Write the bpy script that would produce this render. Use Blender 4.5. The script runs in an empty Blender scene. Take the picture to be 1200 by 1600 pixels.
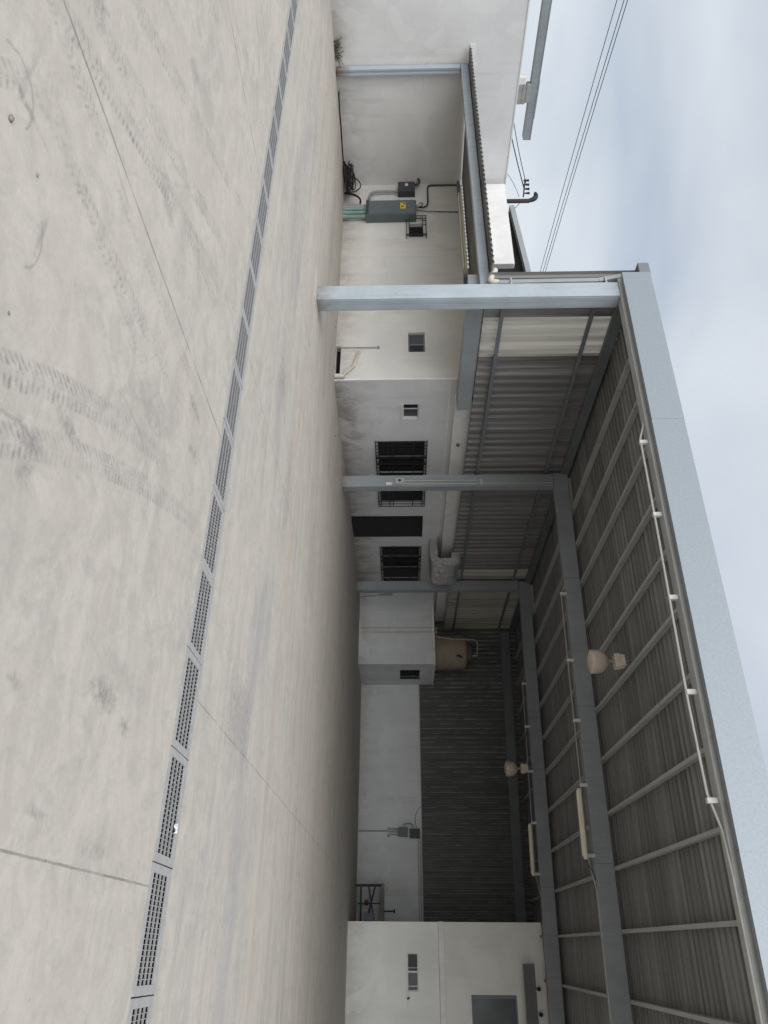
import bpy, math, random
from mathutils import Vector, Matrix
random.seed(7)
R = math.radians
sc = bpy.context.scene
col = sc.collection

# ------------------------------------------------------------------ camera
YAW, PITCH, ROLL = 0.543842, 0.0237635, -0.00618884
fw = Vector((-math.sin(YAW)*math.cos(PITCH), math.cos(YAW)*math.cos(PITCH), -math.sin(PITCH)))
rt = Vector((math.cos(YAW), math.sin(YAW), 0.0))
up = rt.cross(fw)
rt2 = rt*math.cos(ROLL) + up*math.sin(ROLL)
up2 = up*math.cos(ROLL) - rt*math.sin(ROLL)
cam = bpy.data.objects.new('camera', bpy.data.cameras.new('camera'))
col.objects.link(cam)
# the phone was held on its side: the picture's right is the world's up
X, Y, Z = up2, -rt2, -fw
cam.matrix_world = Matrix(((X.x, Y.x, Z.x, 0), (X.y, Y.y, Z.y, 0), (X.z, Y.z, Z.z, 1.5), (0, 0, 0, 1)))
cam.data.sensor_fit = 'VERTICAL'
cam.data.sensor_height = 36.0
cam.data.lens = 1126.0/1600*36
cam.data.clip_start = 0.05
cam.data.clip_end = 2000
sc.camera = cam

# ------------------------------------------------------------------ world, sun, exposure
SUN_EL, SUN_AZ = 37.0, 166.0          # azimuth measured from +Y clockwise
world = bpy.data.worlds.new('World'); sc.world = world
world.use_nodes = True
wn = world.node_tree; wn.nodes.clear()
def N(nt, typ, **kw):
    n = nt.nodes.new(typ)
    for k, v in kw.items():
        if k.startswith('i_'):
            n.inputs[k[2:].replace('_', ' ')].default_value = v
        else:
            setattr(n, k, v)
    return n
sky = N(wn, 'ShaderNodeTexSky', sky_type='NISHITA', sun_disc=False)
sky.sun_elevation = R(SUN_EL); sky.sun_rotation = R(SUN_AZ)
sky.air_density = 1.0; sky.dust_density = 1.5; sky.ozone_density = 1.0
tc = N(wn, 'ShaderNodeTexCoord')
sep = N(wn, 'ShaderNodeSeparateXYZ'); wn.links.new(tc.outputs['Generated'], sep.inputs[0])
zz = N(wn, 'ShaderNodeMath', operation='ADD'); zz.inputs[1].default_value = 0.25
wn.links.new(sep.outputs['Z'], zz.inputs[0])
zm = N(wn, 'ShaderNodeMath', operation='MAXIMUM'); zm.inputs[1].default_value = 0.08
wn.links.new(zz.outputs[0], zm.inputs[0])
cb = N(wn, 'ShaderNodeCombineXYZ')
for ax in 'XY':
    d = N(wn, 'ShaderNodeMath', operation='DIVIDE')
    wn.links.new(sep.outputs[ax], d.inputs[0]); wn.links.new(zm.outputs[0], d.inputs[1])
    wn.links.new(d.outputs[0], cb.inputs[ax])
cn = N(wn, 'ShaderNodeTexNoise', i_Scale=1.15, i_Detail=4.0, i_Roughness=0.46, i_Distortion=0.35)
mp = N(wn, 'ShaderNodeMapping'); mp.inputs['Location'].default_value = (3.4, 1.1, 0.0)
wn.links.new(cb.outputs[0], mp.inputs[0]); wn.links.new(mp.outputs[0], cn.inputs['Vector'])
cr = N(wn, 'ShaderNodeValToRGB')
cr.color_ramp.elements[0].position = 0.33; cr.color_ramp.elements[0].color = (0.48, 0.48, 0.48, 1)
cr.color_ramp.elements[1].position = 0.66; cr.color_ramp.elements[1].color = (0.95, 0.95, 0.95, 1)
wn.links.new(cn.outputs['Fac'], cr.inputs[0])
mx = N(wn, 'ShaderNodeMix', data_type='RGBA')
mx.inputs['B'].default_value = (7.7, 8.2, 8.8, 1)
wn.links.new(cr.outputs['Color'], mx.inputs['Factor'])
wn.links.new(sky.outputs[0], mx.inputs['A'])
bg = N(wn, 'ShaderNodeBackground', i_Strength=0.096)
# thin overcast with an added glow toward the unseen sun, to light the shed
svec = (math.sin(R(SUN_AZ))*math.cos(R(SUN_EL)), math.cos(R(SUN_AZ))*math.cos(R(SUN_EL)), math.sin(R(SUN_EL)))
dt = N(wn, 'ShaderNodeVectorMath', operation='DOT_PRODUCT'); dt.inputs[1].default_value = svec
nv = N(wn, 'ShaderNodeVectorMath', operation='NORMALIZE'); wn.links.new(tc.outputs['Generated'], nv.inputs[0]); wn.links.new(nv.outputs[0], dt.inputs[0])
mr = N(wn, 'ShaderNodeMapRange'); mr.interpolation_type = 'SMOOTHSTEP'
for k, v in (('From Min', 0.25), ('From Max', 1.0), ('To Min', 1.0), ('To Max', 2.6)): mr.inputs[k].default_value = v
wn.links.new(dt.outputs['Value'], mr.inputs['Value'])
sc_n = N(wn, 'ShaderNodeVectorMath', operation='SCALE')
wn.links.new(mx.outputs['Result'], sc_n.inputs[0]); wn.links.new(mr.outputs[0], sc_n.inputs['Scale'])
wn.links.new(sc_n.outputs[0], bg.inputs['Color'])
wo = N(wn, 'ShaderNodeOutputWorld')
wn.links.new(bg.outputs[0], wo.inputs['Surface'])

sl = bpy.data.lights.new('sun', 'SUN'); sl.energy = 1.5; sl.angle = R(60); sl.color = (1.0, 0.945, 0.87)
so = bpy.data.objects.new('sun', sl); col.objects.link(so)
sd = Vector((math.sin(R(SUN_AZ))*math.cos(R(SUN_EL)), math.cos(R(SUN_AZ))*math.cos(R(SUN_EL)), math.sin(R(SUN_EL))))
so.rotation_euler = sd.to_track_quat('Z', 'Y').to_euler()
so.location = (0, -5, 20)
sc.view_settings.view_transform = 'Standard'
sc.view_settings.look = 'None'
sc.view_settings.gamma = 1.0
sc.view_settings.exposure = 0.06
sc.cycles.max_bounces = 12
sc.cycles.diffuse_bounces = 8

# ------------------------------------------------------------------ material helpers
class NT:
    def __init__(s, name):
        s.m = bpy.data.materials.new(name); s.m.use_nodes = True
        s.t = s.m.node_tree; s.b = s.t.nodes['Principled BSDF']
        g = s.t.nodes.new('ShaderNodeNewGeometry'); s.pos = g.outputs['Position']
    def n(s, typ, **kw): return N(s.t, typ, **kw)
    def l(s, a, b): s.t.links.new(a, b)
    def noise(s, scale=(1, 1, 1), sc_=1.0, detail=4.0, rough=0.55, dist=0.0, loc=(0, 0, 0), vec=None):
        mp = s.n('ShaderNodeMapping'); mp.inputs['Scale'].default_value = scale; mp.inputs['Location'].default_value = loc
        s.l(vec or s.pos, mp.inputs[0])
        t = s.n('ShaderNodeTexNoise', i_Scale=sc_, i_Detail=detail, i_Roughness=rough, i_Distortion=dist)
        s.l(mp.outputs[0], t.inputs['Vector']); return t.outputs['Fac']
    def ramp(s, v, stops):
        r = s.n('ShaderNodeValToRGB'); e = r.color_ramp.elements
        while len(e) < len(stops): e.new(0.5)
        for el, (p, c) in zip(e, stops):
            el.position = p; el.color = (c, c, c, 1) if not isinstance(c, tuple) else c + (1,)
        s.l(v, r.inputs[0]); return r.outputs[0]
    def math(s, op, a, b=0.0, clamp=False):
        m = s.n('ShaderNodeMath', operation=op, use_clamp=clamp)
        for i, v in enumerate((a, b)):
            if isinstance(v, (int, float)): m.inputs[i].default_value = v
            else: s.l(v, m.inputs[i])
        return m.outputs[0]
    def mix(s, fac, a, b, blend='MIX'):
        m = s.n('ShaderNodeMix', data_type='RGBA', blend_type=blend)
        for k, v in (('Factor', fac), ('A', a), ('B', b)):
            if isinstance(v, (int, float)): m.inputs[k].default_value = v
            elif isinstance(v, tuple): m.inputs[k].default_value = v + (1,)
            else: s.l(v, m.inputs[k])
        return m.outputs['Result']
    def xyz(s):
        q = s.n('ShaderNodeSeparateXYZ'); s.l(s.pos, q.inputs[0]); return q.outputs
    def bump(s, h, strength=0.2, dist=0.02):
        b = s.n('ShaderNodeBump', i_Strength=strength, i_Distance=dist)
        s.l(h, b.inputs['Height']); s.l(b.outputs[0], s.b.inputs['Normal'])
    def done(s, c, rough=0.8, metal=0.0, spec=0.3):
        if isinstance(c, tuple): s.b.inputs['Base Color'].default_value = c + (1,)
        else: s.l(c, s.b.inputs['Base Color'])
        if isinstance(rough, (int, float)): s.b.inputs['Roughness'].default_value = rough
        else: s.l(rough, s.b.inputs['Roughness'])
        s.b.inputs['Metallic'].default_value = metal
        s.b.inputs['Specular IOR Level'].default_value = spec
        return s.m

def mul(c, k): return tuple(min(1, x*k) for x in c)

def plain(name, c, rough=0.6, metal=0.0, var=0.12, sc_=6.0, bump=0.0, spec=0.3, dirt=None, dirtamt=0.5):
    t = NT(name)
    v = t.noise(sc_=sc_, detail=5)
    cc = t.mix(t.ramp(v, [(0.3, 0.0), (0.7, 1.0)]), mul(c, 1-var), mul(c, 1+var))
    if dirt:
        d = t.noise(scale=(1, 1, 0.6), sc_=sc_*1.7, detail=8, rough=0.7, loc=(3, 7, 1))
        cc = t.mix(t.math('MULTIPLY', t.ramp(d, [(0.55, 0.0), (0.75, 1.0)]), dirtamt), cc, dirt)
    if bump: t.bump(t.noise(sc_=60, detail=3), bump, 0.004)
    return t.done(cc, rough, metal, spec)

def render_wall(name, c, dirt=(0.20, 0.17, 0.13), streak=0.35, base_h=0.7, base=0.6, top=None, top_amt=0.5):
    """lime-painted rendered masonry with mottling, run-off streaks and splash dirt near the ground"""
    t = NT(name)
    a = t.noise(sc_=0.55, detail=5, rough=0.6)
    cc = t.mix(t.ramp(a, [(0.3, 0.0), (0.72, 1.0)]), mul(c, 0.88), mul(c, 1.06))
    f = t.noise(sc_=4.0, detail=8, rough=0.7, loc=(5, 1, 2))
    cc = t.mix(t.math('MULTIPLY', t.ramp(f, [(0.55, 0.0), (0.8, 1.0)]), 0.25), cc, mul(c, 0.72))
    s_ = t.noise(scale=(2.2, 2.2, 0.16), sc_=1.6, detail=6, rough=0.65, loc=(1, 4, 0))
    s2 = t.noise(sc_=0.8, detail=2, loc=(9, 2, 5))
    sm = t.math('MULTIPLY', t.ramp(s_, [(0.52, 0.0), (0.72, 1.0)]), t.ramp(s2, [(0.4, 0.0), (0.65, 1.0)]))
    cc = t.mix(t.math('MULTIPLY', sm, streak), cc, mul(dirt, 1.6))
    # block-course lines showing faintly through the paint
    z = t.xyz()['Z']
    p = t.math('PINGPONG', t.math('ADD', z, t.math('MULTIPLY', t.noise(sc_=1.5), 0.02)), 0.2)
    ln = t.math('LESS_THAN', p, 0.004)
    ln = t.math('MULTIPLY', ln, t.ramp(t.noise(sc_=0.9, loc=(2, 2, 8)), [(0.5, 0.0), (0.62, 0.22)]))
    cc = t.mix(ln, cc, mul(c, 0.6))
    h = t.math('ADD', t.math('DIVIDE', z, base_h), t.math('MULTIPLY', t.math('SUBTRACT', t.noise(scale=(1, 1, 0.5), sc_=3.0, detail=7, rough=0.7), 0.5), 1.5))
    m = t.ramp(h, [(0.0, 1.0), (0.45, 0.35), (1.0, 0.0)])
    cc = t.mix(t.math('MULTIPLY', m, base), cc, dirt)
    # hairline cracks and patched paint
    wv = t.n('ShaderNodeVectorMath', operation='ADD'); nzv = t.n('ShaderNodeTexNoise', i_Scale=0.9, i_Detail=3.0)
    t.l(t.pos, nzv.inputs['Vector']); t.l(t.pos, wv.inputs[0]); t.l(nzv.outputs['Color'], wv.inputs[1])
    vo = t.n('ShaderNodeTexVoronoi', feature='DISTANCE_TO_EDGE', i_Scale=0.55); t.l(wv.outputs[0], vo.inputs['Vector'])
    ck = t.math('MULTIPLY', t.math('LESS_THAN', vo.outputs['Distance'], 0.004), t.ramp(t.noise(sc_=0.7, loc=(3, 3, 9)), [(0.52, 0.0), (0.66, 0.35)]))
    cc = t.mix(ck, cc, mul(c, 0.45))
    pt = t.noise(sc_=1.1, detail=1.5, dist=0.6, loc=(12, 4, 4))
    cc = t.mix(t.ramp(pt, [(0.60, 0.0), (0.62, 0.28)]), cc, mul(c, 1.1))
    # a few black scuffs
    k = t.noise(scale=(1, 1, 2.5), sc_=7.0, detail=3, loc=(4, 9, 3))
    cc = t.mix(t.math('MULTIPLY', t.ramp(k, [(0.72, 0.0), (0.78, 1.0)]), 0.35), cc, (0.12, 0.11, 0.10))
    t.bump(t.noise(sc_=30, detail=6, rough=0.7), 0.12, 0.01)
    return t.done(cc, 0.88, 0, 0.2)

def ribbed(name, c, c2, rust=(0.16, 0.11, 0.07), axis='Z', amt=0.4, rough=0.65, metal=0.0, patch=None, band=0.85, pitch=None):
    """weathered sheet: streaks running along the ribs"""
    t = NT(name)
    long_ = {'X': (0.12, 4.5, 4.5), 'Y': (4.5, 0.12, 4.5), 'Z': (4.5, 4.5, 0.14)}[axis]
    a = t.noise(scale=long_, sc_=2.2, detail=7, rough=0.68)
    cc = t.mix(t.ramp(a, [(0.3, 0.0), (0.7, 1.0)]), c, c2)
    b = t.noise(scale=tuple(0.5*x for x in long_), sc_=2.0, detail=6, rough=0.7, loc=(7, 3, 5))
    cc = t.mix(t.math('MULTIPLY', t.ramp(b, [(0.5, 0.0), (0.75, 1.0)]), amt), cc, rust)
    # each sheet weathered a little differently, and a lap line where sheets meet
    q = t.xyz(); acr = q['Y'] if axis == 'X' else (q['X'] if axis == 'Y' else t.math('ADD', q['X'], q['Y']))
    sheet = t.math('FLOOR', t.math('DIVIDE', acr, band))
    wnz = t.n('ShaderNodeTexWhiteNoise', noise_dimensions='1D'); t.l(sheet, wnz.inputs['W'])
    cc = t.mix(t.math('MULTIPLY', wnz.outputs['Value'], 0.45), cc, mul(c, 0.55))
    fr = t.math('FRACT', t.math('DIVIDE', acr, band))
    cc = t.mix(t.math('MULTIPLY', t.math('LESS_THAN', fr, 0.02), 0.5), cc, mul(c, 0.35))
    if patch:
        p = t.noise(scale={'X': (0.5, 6, 6), 'Y': (6, 0.5, 6), 'Z': (6, 6, 1.5)}[axis], sc_=1.3, detail=6, rough=0.75, loc=(2, 8, 4))
        pm = t.ramp(p, [(0.46, 0.0), (0.56, 1.0)])
        if pitch:   # rib light put into the colour: crests paler, with worn patches kept there
            ph = t.math('PINGPONG', t.math('DIVIDE', t.math('ADD', acr, -26.06+11.6), pitch), 0.5)
            crest = t.ramp(ph, [(0.22, 0.0), (0.34, 1.0)])
            pm = t.math('MULTIPLY', crest, t.math('ADD', t.math('MULTIPLY', pm, 0.9), 0.18), True)
        cc = t.mix(t.math('MULTIPLY', pm, 0.8), cc, patch)
    return t.done(cc, rough, metal, 0.3)

M = {}
M['wall'] = render_wall('white_render', (0.67, 0.665, 0.65))
M['wall_front'] = render_wall('cream_render', (0.60, 0.588, 0.56), streak=0.65)
M['wall_side'] = render_wall('grey_white_render', (0.64, 0.64, 0.645), base_h=1.1, base=0.85)
M['wall_far'] = render_wall('shed_white_render', (0.64, 0.655, 0.665), base_h=0.8, base=0.45, streak=0.35)
M['wall_right'] = render_wall('ivory_render', (0.70, 0.695, 0.66), base_h=0.9, base=0.45, streak=0.25)
M['trim'] = plain('white_trim', (0.70, 0.69, 0.67), 0.85, var=0.08, sc_=2.0, dirt=(0.3, 0.28, 0.24), bump=0.1)
M['block'] = plain('grey_block', (0.30, 0.29, 0.28), 0.9, var=0.15, bump=0.3)
def steel_paint(name, c, grime):
    """brushed-on paint over steel: run-off streaks, chips showing rust, splash dirt at the feet"""
    t = NT(name)
    cc = t.mix(t.ramp(t.noise(sc_=1.8, detail=6, rough=0.65), [(0.3, 0.0), (0.7, 1.0)]), mul(c, 0.88), mul(c, 1.08))
    st = t.noise(scale=(6, 6, 0.35), sc_=1.6, detail=6, rough=0.7, loc=(2, 6, 1))
    cc = t.mix(t.math('MULTIPLY', t.ramp(st, [(0.5, 0.0), (0.72, 1.0)]), 0.35), cc, grime)
    sc_ = t.noise(scale=(3, 3, 1.6), sc_=4.5, detail=9, rough=0.75, loc=(4, 4, 4))
    cc = t.mix(t.math('MULTIPLY', t.ramp(sc_, [(0.64, 0.0), (0.68, 1.0)]), 0.7), cc, (0.10, 0.085, 0.075))
    ru = t.noise(sc_=3.2, detail=9, rough=0.75, loc=(9, 1, 7))
    cc = t.mix(t.math('MULTIPLY', t.ramp(ru, [(0.68, 0.0), (0.72, 1.0)]), 0.7), cc, (0.17, 0.10, 0.06))
    z = t.xyz()['Z']
    h = t.math('ADD', t.math('DIVIDE', z, 0.45), t.math('MULTIPLY', t.math('SUBTRACT', t.noise(sc_=7, detail=6, rough=0.7), 0.5), 1.3))
    cc = t.mix(t.ramp(h, [(0.0, 0.75), (0.5, 0.25), (1.0, 0.0)]), cc, (0.16, 0.14, 0.115))
    t.bump(t.noise(sc_=45, detail=4), 0.08, 0.004)
    return t.done(cc, t.ramp(st, [(0.3, 0.42), (0.7, 0.6)]), 0, 0.3)
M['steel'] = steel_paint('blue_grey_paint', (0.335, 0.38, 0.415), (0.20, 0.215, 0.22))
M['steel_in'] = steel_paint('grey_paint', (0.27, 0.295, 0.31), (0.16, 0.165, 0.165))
M['steel_dark'] = plain('dark_grey_paint', (0.16, 0.175, 0.19), 0.55, var=0.1, sc_=2)
M['purlin'] = plain('pale_grey_paint', (0.36, 0.37, 0.365), 0.55, var=0.08, sc_=2.5, dirt=(0.16, 0.14, 0.12))
M['green_steel'] = plain('greenish_grey_paint', (0.13, 0.155, 0.155), 0.55, var=0.1, sc_=2)
M['galv'] = plain('galvanised_sheet', (0.245, 0.28, 0.308), 0.45, 0.25, var=0.08, sc_=30.0, dirt=(0.20, 0.225, 0.24), dirtamt=0.45, spec=0.5)
M['galv_dull'] = plain('dull_galvanised', (0.36, 0.37, 0.37), 0.5, 0.3, var=0.08, sc_=9.0, dirt=(0.22, 0.2, 0.18))
M['grate'] = plain('grate_steel', (0.33, 0.325, 0.315), 0.65, 0.0, var=0.1, sc_=14, dirt=(0.30, 0.28, 0.25), dirtamt=0.6)
M['grate_bars'] = plain('grate_bar_steel', (0.26, 0.258, 0.252), 0.65, 0.0, var=0.1, sc_=14)
M['roof'] = ribbed('roof_sheet', (0.13, 0.13, 0.127), (0.31, 0.308, 0.298), axis='X', amt=0.4, rust=(0.10, 0.095, 0.085))
M['side'] = ribbed('side_sheet', (0.15, 0.147, 0.147), (0.33, 0.325, 0.32), axis='Z', amt=0.45, rust=(0.13, 0.105, 0.085), band=0.24)
M['lucent'] = ribbed('translucent_sheet', (0.60, 0.57, 0.50), (0.76, 0.73, 0.65), axis='Z', amt=0.5, rust=(0.34, 0.27, 0.19), band=0.24)
M['lucent_far'] = ribbed('yellowed_sheet', (0.30, 0.29, 0.25), (0.42, 0.40, 0.34), axis='Z', amt=0.5, rust=(0.17, 0.13, 0.09))
def see_through(key, amt_):
    t = M[key].node_tree; b = t.nodes['Principled BSDF']; o = t.nodes['Material Output']
    tr = N(t, 'ShaderNodeBsdfTranslucent'); mxs = N(t, 'ShaderNodeMixShader'); mxs.inputs[0].default_value = amt_
    lk = b.inputs['Base Color'].links
    t.links.new(lk[0].from_socket, tr.inputs['Color'])
    t.links.new(b.outputs[0], mxs.inputs[1]); t.links.new(tr.outputs[0], mxs.inputs[2]); t.links.new(mxs.outputs[0], o.inputs['Surface'])
see_through('lucent', 0.42); see_through('lucent_far', 0.10)
M['back'] = ribbed('back_sheet', (0.095, 0.10, 0.098), (0.165, 0.17, 0.165), axis='Z', amt=0.4, rust=(0.08, 0.08, 0.075), patch=(0.42, 0.43, 0.41), pitch=0.165)
M['lean'] = ribbed('lean_to_sheet', (0.12, 0.12, 0.115), (0.22, 0.22, 0.21), axis='Y', amt=0.3)
M['iron'] = plain('black_iron', (0.016, 0.016, 0.018), 0.5, var=0.2)
M['void'] = plain('dark_interior', (0.012, 0.012, 0.013), 0.9, var=0.2)  # near-black colour standing in for unlit interiors
M['glass'] = plain('dark_glass', (0.02, 0.023, 0.027), 0.2, var=0.2, spec=0.2)
M['glass_grey'] = plain('grey_glass', (0.07, 0.08, 0.09), 0.2, var=0.25, sc_=2.0, spec=0.25)
M['alu'] = plain('aluminium_frame', (0.78, 0.78, 0.77), 0.3, 0.4, var=0.06)
M['white_frame'] = plain('white_frame_paint', (0.58, 0.58, 0.56), 0.5, var=0.08)
M['cab'] = plain('cabinet_enamel', (0.105, 0.125, 0.135), 0.42, var=0.07, sc_=3, dirt=(0.16, 0.165, 0.16), dirtamt=0.5)
M['cab_dark'] = plain('dark_box_enamel', (0.045, 0.052, 0.056), 0.45, var=0.1)
M['yellow'] = plain('warning_yellow', (0.62, 0.47, 0.03), 0.6, var=0.1)
M['ink'] = plain('print_black', (0.03, 0.03, 0.03), 0.7)
M['paper'] = plain('label_white', (0.6, 0.6, 0.58), 0.7)
M['pvc_green'] = plain('green_pipe', (0.19, 0.275, 0.25), 0.5, var=0.15, sc_=4, dirt=(0.24, 0.24, 0.18))
M['pvc'] = plain('cream_pipe', (0.50, 0.47, 0.41), 0.5, var=0.08, dirt=(0.3, 0.25, 0.19))
M['conduit'] = plain('grey_conduit', (0.26, 0.275, 0.285), 0.45, 0.3, var=0.1)
M['conduit_pale'] = plain('pale_conduit', (0.42, 0.42, 0.40), 0.5, 0.1, var=0.08)
M['cable'] = plain('black_cable', (0.014, 0.014, 0.015), 0.5, var=0.2)
M['tube'] = plain('cream_fitting', (0.68, 0.64, 0.52), 0.45, var=0.06)
M['dome'] = plain('dusty_dome', (0.46, 0.39, 0.33), 0.35, var=0.12, sc_=12, dirt=(0.34, 0.27, 0.21), spec=0.5)
M['ballast'] = plain('ballast_cream', (0.58, 0.51, 0.44), 0.5, var=0.12, sc_=20, dirt=(0.3, 0.25, 0.2))
M['tank'] = plain('tan_tank', (0.31, 0.25, 0.20), 0.6, var=0.12, sc_=2, dirt=(0.2, 0.17, 0.14))
M['tank_lid'] = plain('dark_lid', (0.10, 0.105, 0.11), 0.6)
M['timber'] = plain('old_timber', (0.19, 0.17, 0.145), 0.85, var=0.2, sc_=8)
M['pole'] = plain('brown_pole', (0.04, 0.03, 0.028), 0.8, var=0.2)
M['leaf'] = plain('weed_leaf', (0.075, 0.085, 0.05), 0.7, var=0.35, sc_=30)
M['stem'] = plain('weed_stem', (0.10, 0.09, 0.06), 0.8)
M['dead_leaf'] = plain('dry_leaf', (0.13, 0.085, 0.05), 0.85, var=0.3, sc_=40)
M['stone'] = plain('grey_stone', (0.22, 0.20, 0.18), 0.9, var=0.2, sc_=40, bump=0.4)
M['scrap'] = plain('white_paper', (0.58, 0.58, 0.57), 0.8)
M['trench'] = plain('dark_trench', (0.014, 0.0135, 0.013), 0.9, var=0.3)  # near-black, keeps the grate holes dark
M['red'] = plain('red_paint', (0.12, 0.04, 0.03), 0.6)

def foil_mat():
    t = NT('foil_insulation')
    f = t.noise(sc_=9.0, detail=5, rough=0.7, dist=1.5)
    t.bump(f, 1.0, 0.09)
    return t.done(t.mix(t.noise(sc_=3.0), (0.60, 0.60, 0.59), (0.85, 0.85, 0.84)), 0.3, 0.92, 0.6)
M['foil'] = foil_mat()

def rusty_post():
    t = NT('rusting_post_paint')
    z = t.xyz()['Z']
    m = t.ramp(t.math('ADD', t.math('DIVIDE', z, 0.6), t.math('MULTIPLY', t.noise(scale=(1, 1, 0.3), sc_=9, detail=6), 0.6)), [(0.35, 1.0), (0.95, 0.0)])
    r = t.mix(t.noise(sc_=18, detail=4), (0.08, 0.045, 0.03), (0.22, 0.14, 0.09))
    return t.done(t.mix(m, (0.37, 0.42, 0.46), r), 0.55)
M['rust_post'] = rusty_post()

# ------------------------------------------------------------------ ground material
def track_group():
    g = bpy.data.node_groups.new('tyre_track', 'ShaderNodeTree')
    itf = g.interface
    for nm, ty in (('Position', 'NodeSocketVector'), ('Start X', 'NodeSocketFloat'), ('Start Y', 'NodeSocketFloat'), ('Angle', 'NodeSocketFloat'),
                   ('Length', 'NodeSocketFloat'), ('Half Width', 'NodeSocketFloat'), ('Bend', 'NodeSocketFloat'), ('Strength', 'NodeSocketFloat'), ('Pitch', 'NodeSocketFloat')):
        itf.new_socket(nm, in_out='INPUT', socket_type=ty)
    itf.new_socket('Mask', in_out='OUTPUT', socket_type='NodeSocketFloat')
    gi = g.nodes.new('NodeGroupInput'); go = g.nodes.new('NodeGroupOutput')
    I = gi.outputs
    def mth(op, a, b=0.0, c=None):
        m = g.nodes.new('ShaderNodeMath'); m.operation = op
        for i, v in enumerate((a, b, c)):
            if v is None: continue
            if isinstance(v, (int, float)): m.inputs[i].default_value = v
            else: g.links.new(v, m.inputs[i])
        return m.outputs[0]
    q = g.nodes.new('ShaderNodeSeparateXYZ'); g.links.new(I['Position'], q.inputs[0])
    nz = g.nodes.new('ShaderNodeTexNoise'); nz.inputs['Scale'].default_value = 3.0; nz.inputs['Detail'].default_value = 4
    g.links.new(I['Position'], nz.inputs['Vector'])
    nf = g.nodes.new('ShaderNodeTexNoise'); nf.inputs['Scale'].default_value = 22.0; nf.inputs['Detail'].default_value = 5
    g.links.new(I['Position'], nf.inputs['Vector'])
    wob = mth('MULTIPLY', mth('SUBTRACT', nf.outputs['Fac'], 0.5), 0.03)
    dx = mth('SUBTRACT', q.outputs['X'], I['Start X']); dy = mth('SUBTRACT', q.outputs['Y'], I['Start Y'])
    ca = mth('COSINE', I['Angle']); sa = mth('SINE', I['Angle'])
    u = mth('ADD', mth('MULTIPLY', dx, ca), mth('MULTIPLY', dy, sa))
    v = mth('SUBTRACT', mth('MULTIPLY', dy, ca), mth('MULTIPLY', dx, sa))
    v = mth('SUBTRACT', v, mth('MULTIPLY', I['Bend'], mth('MULTIPLY', u, u)))
    v = mth('ADD', v, wob)
    av = mth('ABSOLUTE', v)
    inw = mth('SUBTRACT', 1.0, mth('DIVIDE', av, I['Half Width']))
    inw = mth('MINIMUM', mth('MAXIMUM', mth('MULTIPLY', inw, 5.0), 0.0), 1.0)
    e0 = mth('MINIMUM', mth('MAXIMUM', mth('MULTIPLY', u, 1.2), 0.0), 1.0)
    e1 = mth('MINIMUM', mth('MAXIMUM', mth('MULTIPLY', mth('SUBTRACT', I['Length'], u), 0.8), 0.0), 1.0)
    ph = mth('DIVIDE', mth('ADD', u, mth('MULTIPLY', av, 0.5)), I['Pitch'])
    tr = mth('SINE', mth('ADD', mth('MULTIPLY', ph, 6.28318), mth('MULTIPLY', nf.outputs['Fac'], 4.5)))
    tr = mth('MINIMUM', mth('MAXIMUM', mth('MULTIPLY_ADD', tr, 1.6, 0.15), 0.0), 1.0)
    # tread shows mostly in two lateral bands, with a smeared film between
    rib = mth('MINIMUM', mth('MULTIPLY', mth('ABSOLUTE', mth('SUBTRACT', mth('DIVIDE', av, I['Half Width']), 0.12)), 6.0), 1.0)
    tread = mth('MULTIPLY_ADD', mth('MULTIPLY', tr, rib), 0.68, 0.32)
    patch = mth('MINIMUM', mth('MAXIMUM', mth('MULTIPLY', mth('SUBTRACT', nz.outputs['Fac'], 0.30), 2.6), 0.0), 1.0)
    grit = mth('MINIMUM', mth('MAXIMUM', mth('MULTIPLY', mth('SUBTRACT', nf.outputs['Fac'], 0.3), 3.0), 0.25), 1.0)
    o = mth('MULTIPLY', mth('MULTIPLY', mth('MULTIPLY', inw, mth('MULTIPLY', e0, e1)), mth('MULTIPLY', tread, patch)), mth('MULTIPLY', I['Strength'], grit))
    g.links.new(o, go.inputs[0])
    return g
TG = track_group()

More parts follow.
